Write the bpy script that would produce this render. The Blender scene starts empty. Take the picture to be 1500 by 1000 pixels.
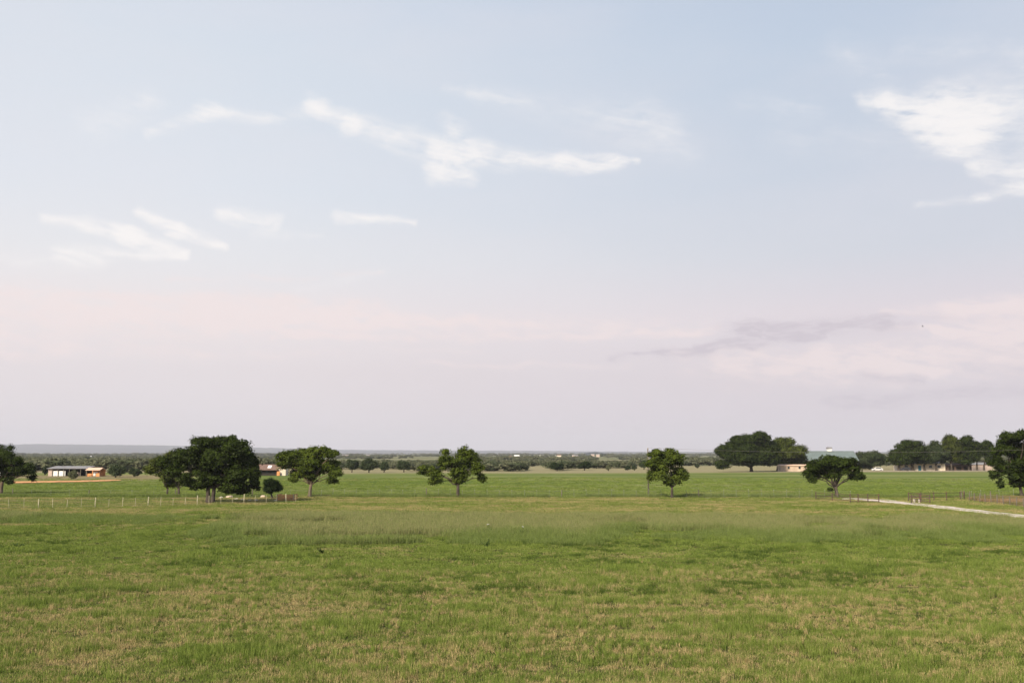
import bpy, bmesh, math, random
import numpy as np
from mathutils import Vector, Matrix
R = math.radians
random.seed(7); rng = np.random.default_rng(7)
S = bpy.context.scene
C = S.collection

# ------------------------------------------------------------------ camera
H = 7.0            # eye height above the pasture
F = 1458.0         # focal length in pixels of a 1500 px wide frame (35 mm)
HY = 665.0         # row of the horizon in that frame
cam_d = bpy.data.cameras.new('camera'); cam = bpy.data.objects.new('camera', cam_d); C.objects.link(cam)
cam_d.lens = 35.0; cam_d.sensor_width = 36.0; cam_d.clip_end = 40000; cam_d.clip_start = 0.3
PITCH = math.atan((HY - 500) / F)
cam.location = (0, 0, H); cam.rotation_euler = (math.pi/2 + PITCH, 0, 0)
S.camera = cam

def direction(px, py):
    v = Vector(((px-750)/F, 1.0, (500-py)/F))
    c, s = math.cos(PITCH), math.sin(PITCH)
    return Vector((v.x, v.y*c - v.z*s, v.y*s + v.z*c))
def at(px, Y, py=None):
    """world x (and z) of something seen in column px at distance Y"""
    d = direction(px, HY if py is None else py)
    k = Y/d.y
    return d.x*k, H + d.z*k
def dist(py):
    d = direction(750, py)
    return d.y * H / -d.z

# ------------------------------------------------------------------ node helpers
class NT:
    def __init__(s, nt): s.nt = nt; s.n = nt.nodes; s.l = nt.links
    def new(s, t, **k):
        n = s.n.new(t)
        for a, b in k.items(): setattr(n, a, b)
        return n
    def put(s, sock, v):
        if hasattr(v, 'is_output') or isinstance(v, bpy.types.NodeSocket): s.l.new(v, sock)
        else: sock.default_value = v
    def math(s, op, a, b=None, c=None, clamp=False):
        n = s.new('ShaderNodeMath', operation=op, use_clamp=clamp)
        s.put(n.inputs[0], a)
        if b is not None: s.put(n.inputs[1], b)
        if c is not None: s.put(n.inputs[2], c)
        return n.outputs[0]
    def vmath(s, op, a, b=None):
        n = s.new('ShaderNodeVectorMath', operation=op)
        s.put(n.inputs[0], a)
        if b is not None: s.put(n.inputs[1], b)
        return n.outputs[0]
    def mix(s, f, a, b, mode='MIX'):
        n = s.new('ShaderNodeMix', data_type='RGBA', blend_type=mode)
        s.put(n.inputs[0], f)
        for i, v in ((6, a), (7, b)):
            if isinstance(v, tuple) and len(v) == 3: v = (*v, 1)
            s.put(n.inputs[i], v)
        return n.outputs[2]
    def noise(s, vec, scale, detail=4, rough=0.55, dist=0.0):
        n = s.new('ShaderNodeTexNoise'); s.put(n.inputs['Vector'], vec)
        n.inputs['Scale'].default_value = scale; n.inputs['Detail'].default_value = detail
        n.inputs['Roughness'].default_value = rough; n.inputs['Distortion'].default_value = dist
        return n.outputs['Fac']
    def ramp(s, f, pts, interp='LINEAR'):
        n = s.new('ShaderNodeValToRGB'); s.put(n.inputs[0], f)
        cr = n.color_ramp; cr.interpolation = interp
        while len(cr.elements) < len(pts): cr.elements.new(0.5)
        for e, (p, c) in zip(cr.elements, pts):
            e.position = p; e.color = (*c, 1) if len(c) == 3 else c
        return n.outputs[0]
    def remap(s, v, a, b, c=0.0, d=1.0, smooth=True):
        n = s.new('ShaderNodeMapRange'); n.interpolation_type = 'SMOOTHSTEP' if smooth else 'LINEAR'
        s.put(n.inputs[0], v)
        for i, x in zip((1, 2, 3, 4), (a, b, c, d)): s.put(n.inputs[i], x)
        return n.outputs[0]
    def scale(s, vec, sc):
        return s.vmath('MULTIPLY', vec, sc)
def lin(r, g, b):
    return tuple(((v/255)/12.92 if v <= 10 else ((v/255+0.055)/1.055)**2.4) for v in (r, g, b))

# ------------------------------------------------------------------ world (evening sky opposite a low sun)
SUN_EL, SUN_AZ = 33.0, 218.0        # azimuth clockwise from +Y (view direction): behind the camera, to its left
world = bpy.data.worlds.new('World'); S.world = world; world.use_nodes = True
w = NT(world.node_tree); w.n.clear()
tc = w.new('ShaderNodeTexCoord').outputs['Generated']
sep = w.new('ShaderNodeSeparateXYZ'); w.l.new(tc, sep.inputs[0])
dx, dy, dz = sep.outputs
az = w.math('MULTIPLY', w.math('ARCTAN2', dx, dy), 180/math.pi)
el = w.math('MULTIPLY', w.math('ARCSINE', dz), 180/math.pi)
sky = w.new('ShaderNodeTexSky', sky_type='NISHITA', sun_disc=False, sun_elevation=R(SUN_EL), sun_rotation=R(SUN_AZ),
            altitude=250, air_density=1.0, dust_density=2.0, ozone_density=1.0)
nish = w.mix(1.0, sky.outputs[0], (0.10, 0.10, 0.10), 'MULTIPLY')
# thin high veil over the clear sky: colour by height above the horizon
def e2f(e): return min(max(e/90, 0), 1)**0.5
elc = w.math('POWER', w.math('MULTIPLY', w.math('MAXIMUM', el, 0.0), 1/90), 0.5)
veilL = w.ramp(elc, [(e2f(0), lin(225, 216, 221)), (e2f(2), lin(231, 222, 226)), (e2f(4.6), lin(234, 224, 226)),
                     (e2f(7.8), lin(243, 234, 234)), (e2f(11), lin(237, 237, 240)), (e2f(15), lin(228, 234, 242)),
                     (e2f(22), lin(221, 229, 239)), (e2f(28), lin(211, 222, 237)), (e2f(90), lin(183, 203, 231))])
veilR = w.ramp(elc, [(e2f(0), lin(213, 204, 213)), (e2f(2), lin(218, 208, 217)), (e2f(4.6), lin(219, 208, 215)),
                     (e2f(7.8), lin(227, 217, 223)), (e2f(11), lin(213, 216, 225)), (e2f(15), lin(205, 213, 226)),
                     (e2f(22), lin(195, 209, 227)), (e2f(28), lin(189, 203, 224)), (e2f(90), lin(165, 190, 223))])
lr = w.remap(az, -24.0, 26.0)
veil = w.mix(lr, veilL, veilR)
comb = w.new('ShaderNodeCombineXYZ'); w.put(comb.inputs[0], az); w.put(comb.inputs[1], el)
P = comb.outputs[0]
# soft mottling of the veil
big = w.noise(w.scale(P, (0.05, 0.16, 1)), 1.0, 4, 0.5)
veil = w.mix(w.remap(big, 0.35, 0.7, 0.0, 0.22), veil, lin(238, 232, 236))
base = w.mix(0.94, nish, veil)
# warped coordinates for the cirrus
def nz(off, sc, d, r):
    v = w.vmath('ADD', w.scale(P, sc), off)
    n = w.new('ShaderNodeTexNoise'); w.put(n.inputs['Vector'], v)
    n.inputs['Scale'].default_value = 1; n.inputs['Detail'].default_value = d; n.inputs['Roughness'].default_value = r
    return n.outputs['Color']
wr = w.vmath('SUBTRACT', nz((3, 1, 0), (0.28, 0.5, 1), 5, 0.6), (0.5, 0.5, 0.5))
Pw = w.vmath('ADD', P, w.scale(wr, (2.2, 1.1, 0)))
def azel(px, py):
    d = direction(px, py).normalized()
    return math.degrees(math.atan2(d.x, d.y)), math.degrees(math.asin(d.z))
def wisp(x0, y0, x1, y1, r0, r1, amp):
    """soft tapering streak between two directions; radii given in pixels"""
    a = azel(x0, y0); b = azel(x1, y1); ra, rb = r0*0.047, r1*0.047
    bx, by = b[0]-a[0], b[1]-a[1]; L2 = bx*bx+by*by
    q = w.vmath('SUBTRACT', Pw, (a[0], a[1], 0))
    dn = w.new('ShaderNodeVectorMath', operation='DOT_PRODUCT'); w.put(dn.inputs[0], q); dn.inputs[1].default_value = (bx/L2, by/L2, 0)
    t = w.math('MINIMUM', w.math('MAXIMUM', dn.outputs['Value'], 0.0), 1.0)
    sc = w.new('ShaderNodeVectorMath', operation='SCALE'); sc.inputs[0].default_value = (bx, by, 0); w.put(sc.inputs['Scale'], t)
    dd = w.new('ShaderNodeVectorMath', operation='DISTANCE'); w.put(dd.inputs[0], q); w.put(dd.inputs[1], sc.outputs[0])
    rad = w.math('MULTIPLY_ADD', t, rb-ra, ra)
    m = w.math('SUBTRACT', 1.0, w.math('DIVIDE', dd.outputs['Value'], rad))
    return w.math('MULTIPLY', w.math('MAXIMUM', m, 0.0), amp)
def total(lst):
    o = lst[0]
    for x in lst[1:]: o = w.math('ADD', o, x)
    return o
bright = [ (455, 150, 520, 185, 16, 14, 1.1), (510, 180, 660, 228, 20, 26, 1.15), (640, 225, 900, 240, 24, 16, 1.3),
           (655, 180, 700, 222, 18, 24, .9), (640, 252, 690, 262, 20, 13, 1.4), (820, 240, 930, 238, 18, 8, 1.0),
           (215, 195, 310, 165, 8, 18, .8), (300, 164, 410, 174, 18, 8, 1.0), (130, 185, 220, 150, 26, 26, .5), (420, 165, 470, 155, 12, 16, .6),
           (60, 316, 200, 348, 8, 16, 1.7), (180, 343, 275, 374, 16, 8, 2.0), (90, 374, 270, 377, 14, 8, 1.3), (205, 308, 262, 340, 8, 14, 2.0), (255, 338, 330, 364, 13, 5, 2.0),
           (330, 316, 400, 328, 16, 15, 1.6), (370, 345, 470, 345, 14, 6, .55), (500, 318, 600, 325, 12, 7, 1.4),
           (700, 140, 960, 185, 16, 50, .42), (930, 180, 1010, 225, 44, 30, .38), (650, 130, 780, 150, 7, 9, .4),
           (1260, 148, 1400, 165, 12, 46, 1.3), (1380, 168, 1560, 155, 48, 60, 1.25), (1360, 208, 1440, 208, 22, 28, .8), (1290, 150, 1420, 190, 12, 40, .9),
           (1430, 245, 1540, 255, 14, 40, 1.35), (1350, 298, 1440, 292, 8, 9, .7), (1430, 290, 1520, 272, 10, 16, .8),
           (1225, 70, 1290, 110, 26, 34, .38), (1330, 72, 1500, 78, 20, 26, .42), (1080, 150, 1200, 160, 24, 18, .32), (1150, 195, 1320, 205, 40, 40, .28),
           (0, 380, 140, 385, 20, 16, .5), (430, 425, 560, 402, 10, 10, .35), (1375, 210, 1420, 225, 16, 16, .6)]
fine = w.noise(w.vmath('ADD', w.scale(Pw, (0.5, 1.3, 1)), (7, 3, 0)), 1.0, 9, 0.66)
sh = w.new('ShaderNodeCombineXYZ'); w.put(sh.inputs[0], w.math('MULTIPLY', az, 0.30)); w.put(sh.inputs[1], w.math('MULTIPLY', w.math('MULTIPLY_ADD', az, 0.22, el), 2.6))
streak = w.noise(w.vmath('ADD', w.vmath('ADD', sh.outputs[0], w.scale(wr, (1.5, 1.5, 0))), (2, 9, 0)), 1.0, 6, 0.6)
tex = w.math('MULTIPLY_ADD', streak, 0.45, w.math('MULTIPLY', fine, 0.75))
tb = total([wisp(*b) for b in bright])
texc = w.remap(tex, 0.42, 0.80, 0.08, 1.6, smooth=False)
def soft(v, k): return w.math('SUBTRACT', 1.0, w.math('POWER', 2.71828, w.math('MULTIPLY', v, -k)))
cm = w.math('MULTIPLY', soft(w.math('POWER', w.math('MULTIPLY', tb, texc), 1.5), 0.85), 0.90)
base = w.mix(cm, base, lin(253, 249, 247))
# the low pinkish band and the mauve streaks on the right, near the horizon
low = [ (-50, 430, 420, 438, 12, 9, .6), (100, 462, 700, 466, 13, 9, .8), (400, 492, 1040, 488, 8, 8, .8), (0, 512, 500, 520, 14, 10, .5), (250, 410, 560, 402, 6, 8, .5), (1290, 455, 1540, 452, 10, 26, .8), (1200, 520, 1540, 500, 18, 40, .8), (1270, 480, 1500, 478, 8, 16, .55), (980, 515, 1200, 522, 12, 26, .55),
        (300, 455, 1050, 480, 34, 16, .8), (-60, 480, 500, 470, 70, 40, .5), (1060, 545, 1520, 535, 30, 40, .6), (1390, 455, 1540, 450, 14, 22, .9), (1370, 485, 1540, 490, 10, 18, .9), (1000, 540, 1300, 545, 24, 24, .5), (1280, 530, 1380, 545, 8, 8, .8), (620, 530, 920, 538, 8, 8, .6), (560, 510, 700, 512, 8, 8, .4), (-40, 450, 560, 455, 60, 26, .5)]
tl = total([wisp(*b) for b in low])
lm = w.math('MULTIPLY', w.remap(w.math('MULTIPLY', tl, texc), 0.02, 1.2), 1.0)
base = w.mix(w.math('MULTIPLY', lm, 0.65), base, lin(246, 230, 228))
mauve = [ (1050, 485, 1330, 474, 22, 20, .55), (900, 524, 1060, 514, 10, 16, .5), (1190, 590, 1540, 570, 16, 20, .6), (1350, 462, 1530, 470, 10, 12, .35), (1090, 480, 1290, 470, 14, 14, .9), (1020, 510, 1110, 498, 8, 18, .9), (1090, 500, 1200, 488, 16, 8, .8), (930, 520, 1040, 512, 6, 10, .8), (1140, 488, 1200, 492, 12, 8, .9), (1275, 552, 1345, 553, 8, 8, .8),
          (1210, 585, 1320, 585, 14, 12, .6), (1330, 575, 1520, 570, 10, 16, .6), (1060, 560, 1180, 566, 8, 10, .35), (860, 530, 930, 520, 5, 7, .3)]
tm = total([wisp(*b) for b in mauve])
mm = w.math('MULTIPLY', w.remap(w.math('MULTIPLY', tm, texc), 0.05, 1.0), 1.0)
base = w.mix(w.math('MULTIPLY', w.math('MULTIPLY', mm, w.remap(w.noise(w.scale(Pw, (0.7, 3.0, 1)), 1.0, 6, 0.6), 0.34, 0.60, 0.35, 1.0)), 0.95), base, lin(207, 198, 207))
bg = w.new('ShaderNodeBackground'); w.put(bg.inputs[0], base); bg.inputs[1].default_value = 0.66
wo = w.new('ShaderNodeOutputWorld'); w.l.new(bg.outputs[0], wo.inputs[0])

# ------------------------------------------------------------------ sun
sd = bpy.data.lights.new('sun', 'SUN'); sun = bpy.data.objects.new('sun', sd); C.objects.link(sun)
sd.energy = 5.0; sd.angle = R(9.0); sd.color = (1.0, 0.88, 0.70)
sv = Vector((math.sin(R(SUN_AZ))*math.cos(R(SUN_EL)), math.cos(R(SUN_AZ))*math.cos(R(SUN_EL)), math.sin(R(SUN_EL))))
sun.rotation_euler = sv.to_track_quat('Z', 'Y').to_euler(); sun.location = (0, -50, 60)

S.view_settings.view_transform = 'Standard'; S.view_settings.look = 'None'
S.view_settings.exposure = 0.6; S.view_settings.gamma = 1.0; S.view_settings.use_curve_mapping = False
S.render.engine = 'CYCLES'
S.cycles.max_bounces = 6; S.cycles.diffuse_bounces = 3; S.cycles.transmission_bounces = 2; S.cycles.volume_bounces = 0

# ------------------------------------------------------------------ helpers for objects
def tag(o, label=None, cat=None, group=None, kind=None):
    if label: o['label'] = label
    if cat: o['category'] = cat
    if group: o['group'] = group
    if kind: o['kind'] = kind
    return o
def empty(name, loc, label, cat, group=None, rz=0):
    o = bpy.data.objects.new(name, None); C.objects.link(o); o.location = loc; o.rotation_euler = (0, 0, rz)
    o.empty_display_size = 0.3
    return tag(o, label, cat, group)
def link_mesh(name, me, parent=None, loc=None, rot=None, scale=None):
    o = bpy.data.objects.new(name, me); C.objects.link(o)
    if parent: o.parent = parent
    if loc is not None: o.location = loc
    if rot is not None: o.rotation_euler = rot
    if scale is not None: o.scale = scale
    return o
def mesh_np(name, V, Fc, mat, n=4, smooth=False):
    """mesh of equal-sided faces from numpy arrays"""
    me = bpy.data.meshes.new(name)
    V = np.asarray(V, np.float32); Fc = np.asarray(Fc, np.int32)
    me.vertices.add(len(V)); me.vertices.foreach_set('co', V.ravel())
    me.loops.add(Fc.size); me.loops.foreach_set('vertex_index', Fc.ravel())
    me.polygons.add(len(Fc)); me.polygons.foreach_set('loop_start', np.arange(0, Fc.size, n, dtype=np.int32))
    if smooth: me.polygons.foreach_set('use_smooth', np.ones(len(Fc), bool))
    me.update(calc_edges=True); me.materials.append(mat); me.validate()
    return me
class MB:
    def __init__(s): s.b = bmesh.new()
    def box(s, c, d, rz=0.0, rx=0.0, ry=0.0, bevel=0):
        r = bmesh.ops.create_cube(s.b, size=1.0)
        M = Matrix.Translation(c) @ Matrix.Rotation(rz, 4, 'Z') @ Matrix.Rotation(ry, 4, 'Y') @ Matrix.Rotation(rx, 4, 'X') @ Matrix.Diagonal((*d, 1))
        bmesh.ops.transform(s.b, matrix=M, verts=r['verts'])
        if bevel:
            ed = list({e for v in r['verts'] for e in v.link_edges})
            bmesh.ops.bevel(s.b, geom=ed, offset=bevel, segments=2, affect='EDGES')
        return s
    def rod(s, a, b, r0, r1=None, n=6):
        a = Vector(a); b = Vector(b); r1 = r0 if r1 is None else r1
        q = (b-a).to_track_quat('Z', 'Y').to_matrix()
        rings = []
        for p, r in ((a, r0), (b, r1)):
            rings.append([s.b.verts.new(p + q @ Vector((math.cos(2*math.pi*i/n)*r, math.sin(2*math.pi*i/n)*r, 0))) for i in range(n)])
        for i in range(n): s.b.faces.new((rings[0][i], rings[0][(i+1) % n], rings[1][(i+1) % n], rings[1][i]))
        s.b.faces.new(rings[0][::-1]); s.b.faces.new(rings[1])
        return s
    def tube(s, pts, rad, n=7):
        pts = [Vector(p) for p in pts]; rings = []
        for k, p in enumerate(pts):
            t = (pts[min(k+1, len(pts)-1)] - pts[max(k-1, 0)]).normalized()
            q = t.to_track_quat('Z', 'Y').to_matrix()
            rings.append([s.b.verts.new(p + q @ Vector((math.cos(2*math.pi*i/n)*rad[k], math.sin(2*math.pi*i/n)*rad[k], 0))) for i in range(n)])
        for k in range(len(rings)-1):
            for i in range(n): s.b.faces.new((rings[k][i], rings[k][(i+1) % n], rings[k+1][(i+1) % n], rings[k+1][i]))
        s.b.faces.new(rings[0][::-1]); s.b.faces.new(rings[-1])
        return s
    def prism(s, prof, x0, x1, axis='X'):
        """profile (list of (a, z)) extruded along an axis"""
        f = (lambda a, z, x: (x, a, z)) if axis == 'X' else (lambda a, z, x: (a, x, z))
        A = [s.b.verts.new(f(a, z, x0)) for a, z in prof]; B = [s.b.verts.new(f(a, z, x1)) for a, z in prof]
        n = len(prof)
        for i in range(n): s.b.faces.new((A[i], A[(i+1) % n], B[(i+1) % n], B[i]))
        s.b.faces.new(A[::-1]); s.b.faces.new(B)
        return s
    def poly(s, pts): s.b.faces.new([s.b.verts.new(p) for p in pts]); return s
    def mesh(s, name, mat, smooth=False):
        bmesh.ops.recalc_face_normals(s.b, faces=s.b.faces[:])
        me = bpy.data.meshes.new(name); s.b.to_mesh(me); s.b.free(); me.materials.append(mat)
        if smooth:
            for p in me.polygons: p.use_smooth = True
        return me
    def build(s, name, mat, parent=None, loc=None, smooth=False, **k):
        return link_mesh(name, s.mesh(name, mat, smooth), parent, loc, **k)

# value noise for placement
class VN:
    def __init__(s, seed):
        r = np.random.default_rng(seed); s.t = r.random((256, 256))
    def __call__(s, x, y):
        xi = np.floor(x).astype(int); yi = np.floor(y).astype(int); fx = x-xi; fy = y-yi
        fx = fx*fx*(3-2*fx); fy = fy*fy*(3-2*fy); t = s.t
        g = lambda a, b: t[a & 255, b & 255]
        return (g(xi, yi)*(1-fx)+g(xi+1, yi)*fx)*(1-fy) + (g(xi, yi+1)*(1-fx)+g(xi+1, yi+1)*fx)*fy
    def fbm(s, x, y, o=4):
        x = np.asarray(x, float); y = np.asarray(y, float); a = 0; amp = 0.5; tot = 0
        for k in range(o): a = a + amp*s(x*2**k+17*k, y*2**k+5*k); tot += amp; amp *= 0.55
        return a/tot
N1, N2, N3, N4 = VN(1), VN(2), VN(3), VN(4)
def sst(a, b, x):
    t = np.clip((np.asarray(x, float)-a)/(b-a), 0, 1); return t*t*(3-2*t)
def ground(x, y):
    x = np.asarray(x, float); y = np.asarray(y, float)
    nearw = sst(8, 30, y)
    h = 0.30*(N1.fbm(x/26, y/15, 2)-0.5) + 0.14*(N2.fbm(x/5.5, y/3.2, 2)-0.5)
    h = h*(1-sst(170, 260, y)) + 1.3*(N3.fbm(x/150, y/110, 2)-0.5)*sst(170, 300, y)*(1-sst(420, 600, y))
    h = h*nearw
    h = h + 5.5*sst(1300, 7000, y) - 1.3*sst(460, 900, y)*(1-sst(1300, 2500, y))
    return h
def gz(x, y): return float(ground(x, y))

# ------------------------------------------------------------------ materials
def mat(name, col, rough=0.8, var=0.15, scale=3.0, bump=0.0, metal=0.0, spec=0.3, stretch=(1, 1, 1), dirt=None, dirt_scale=0.6):
    m = bpy.data.materials.new(name); m.use_nodes = True; t = NT(m.node_tree); t.n.clear()
    o = t.new('ShaderNodeOutputMaterial'); b = t.new('ShaderNodeBsdfPrincipled')
    co = t.scale(t.new('ShaderNodeTexCoord').outputs['Object'], stretch)
    n = t.noise(co, scale, 5)
    c = t.mix(t.remap(n, 0.3, 0.7), tuple(v*(1-var) for v in col), tuple(min(v*(1+var), 1) for v in col))
    if dirt: c = t.mix(t.remap(t.noise(co, dirt_scale, 6, 0.65), 0.48, 0.68), c, dirt)
    t.put(b.inputs['Base Color'], c); b.inputs['Roughness'].default_value = rough; b.inputs['Metallic'].default_value = metal
    b.inputs['Specular IOR Level'].default_value = spec
    if bump:
        bp = t.new('ShaderNodeBump'); bp.inputs['Strength'].default_value = bump; bp.inputs['Distance'].default_value = 0.05
        t.put(bp.inputs['Height'], n); t.l.new(bp.outputs[0], b.inputs['Normal'])
    t.l.new(b.outputs[0], o.inputs[0]); return m
def leaf_mat(name, dark, light, scale=0.9, transl=0.25):
    m = bpy.data.materials.new(name); m.use_nodes = True; t = NT(m.node_tree); t.n.clear()
    o = t.new('ShaderNodeOutputMaterial'); g = t.new('ShaderNodeNewGeometry')
    co = t.new('ShaderNodeTexCoord').outputs['Object']
    n = t.noise(co, scale, 3, 0.6); n2 = t.noise(co, 7.0, 1, 0.5)
    f = t.math('ADD', t.math('MULTIPLY', t.remap(n, 0.32, 0.68), 0.65), t.math('MULTIPLY', n2, 0.4))
    c = t.mix(f, dark, light)
    d = t.new('ShaderNodeBsdfDiffuse'); t.put(d.inputs[0], c)
    tr = t.new('ShaderNodeBsdfTranslucent'); t.put(tr.inputs[0], t.mix(0.5, c, tuple(v*1.3 for v in light)))
    gl = t.new('ShaderNodeBsdfGlossy'); gl.inputs['Roughness'].default_value = 0.45; gl.inputs[0].default_value = (0.5, 0.5, 0.45, 1)
    mx = t.new('ShaderNodeMixShader'); mx.inputs[0].default_value = transl; t.l.new(d.outputs[0], mx.inputs[1]); t.l.new(tr.outputs[0], mx.inputs[2])
    m2 = t.new('ShaderNodeMixShader'); m2.inputs[0].default_value = 0.008; t.l.new(mx.outputs[0], m2.inputs[1]); t.l.new(gl.outputs[0], m2.inputs[2])
    t.l.new(m2.outputs[0], o.inputs[0]); return m
M = {}
M['leaf_dark'] = leaf_mat('dark_oak_leaves', (0.006, 0.010, 0.003), (0.044, 0.066, 0.011), transl=0.15)
M['leaf_mid'] = leaf_mat('pecan_leaves', (0.008, 0.016, 0.003), (0.105, 0.140, 0.020), 0.75, 0.18)
M['leaf_light'] = leaf_mat('yellow_green_leaves', (0.012, 0.018, 0.004), (0.090, 0.112, 0.022), 0.6, 0.18)
M['leaf_cool'] = leaf_mat('cool_green_leaves', (0.022, 0.036, 0.014), (0.070, 0.090, 0.040), 0.3)
M['leaf_olive'] = leaf_mat('olive_scrub_leaves', (0.06, 0.072, 0.034), (0.150, 0.155, 0.080), 0.05)
M['scrub_a'] = leaf_mat('grey_green_scrub_leaves', (0.045, 0.060, 0.030), (0.105, 0.120, 0.062), 0.05)
M['scrub_b'] = leaf_mat('olive_scrub_crown', (0.09, 0.10, 0.055), (0.175, 0.18, 0.105), 0.05)
M['leaf_cedar'] = leaf_mat('cedar_leaves', (0.007, 0.014, 0.004), (0.026, 0.042, 0.012), 1.2, 0.1)
M['bark'] = mat('bark', (0.055, 0.044, 0.034), 0.95, 0.35, 4.0, 0.8, stretch=(1, 1, 0.3))
M['bark_pale'] = mat('pale_bark', (0.12, 0.088, 0.062), 0.95, 0.3, 4.0, 0.8, stretch=(1, 1, 0.3))
M['post_pale'] = mat('pale_post_paint', (0.42, 0.385, 0.25), 0.7, 0.2, 4.0, dirt=(0.25, 0.2, 0.13))
M['post_green'] = mat('green_steel_post', (0.17, 0.19, 0.12), 0.6, 0.2, 4.0)
M['post_tip'] = mat('white_post_tip', (0.33, 0.33, 0.27), 0.6, 0.08)
M['wire'] = mat('galvanised_wire', (0.22, 0.20, 0.18), 0.5, 0.1, metal=0.4)
M['pipe'] = mat('rusty_pipe', (0.075, 0.052, 0.042), 0.7, 0.3, 6.0, dirt=(0.15, 0.07, 0.04), dirt_scale=3)
M['wood_red'] = mat('reddish_boards', (0.60, 0.26, 0.10), 0.85, 0.25, 3.0, 0.4, dirt=(0.22, 0.11, 0.06), dirt_scale=1.5)
M['wood_grey'] = mat('weathered_wood', (0.14, 0.12, 0.095), 0.9, 0.25, 3.0, 0.4, stretch=(1, 1, 0.2))
M['limestone'] = mat('limestone', (0.42, 0.38, 0.33), 0.9, 0.25, 2.0, 0.5, dirt=(0.2, 0.17, 0.13))
M['stone_tan'] = mat('tan_stone_wall', (0.50, 0.39, 0.30), 0.9, 0.15, 1.2, 0.3, dirt=(0.36, 0.27, 0.2))
M['cream'] = mat('cream_wall', (0.60, 0.52, 0.42), 0.85, 0.07, 0.8, dirt=(0.45, 0.38, 0.3), dirt_scale=0.3)
M['white'] = mat('white_paint', (0.72, 0.71, 0.69), 0.6, 0.06, 1.0)
M['roof_green'] = mat('green_metal_roof', (0.12, 0.15, 0.145), 0.6, 0.1, 0.5, spec=0.5)
M['roof_grey'] = mat('grey_metal_roof', (0.20, 0.195, 0.20), 0.55, 0.2, 0.5, dirt=(0.16, 0.12, 0.1))
M['roof_brown'] = mat('brown_shingles', (0.15, 0.095, 0.075), 0.9, 0.2, 3.0)
M['roof_peach'] = mat('peach_metal_roof', (0.62, 0.43, 0.31), 0.6, 0.1, 0.6)
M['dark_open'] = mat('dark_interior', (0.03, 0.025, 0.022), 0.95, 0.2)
M['teal'] = mat('teal_door_paint', (0.015, 0.13, 0.19), 0.6, 0.1)
M['tin_tan'] = mat('tan_tin', (0.42, 0.33, 0.28), 0.7, 0.15, 1.0)
M['paint_white'] = mat('white_car_paint', (0.5, 0.5, 0.49), 0.35, 0.03, spec=0.5)
M['paint_dark'] = mat('dark_car_paint', (0.03, 0.03, 0.035), 0.35, 0.05, spec=0.5)
M['glass'] = mat('dark_glass', (0.03, 0.035, 0.04), 0.12, 0.05, spec=0.6)
M['tyre'] = mat('tyre_rubber', (0.02, 0.02, 0.02), 0.85, 0.1)
M['bird'] = mat('black_feathers', (0.02, 0.018, 0.018), 0.8, 0.2)
M['petal'] = mat('white_petals', (0.82, 0.81, 0.78), 0.7, 0.04)
M['weed'] = leaf_mat('weed_leaves', (0.02, 0.045, 0.012), (0.06, 0.10, 0.03), 3.0)

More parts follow.
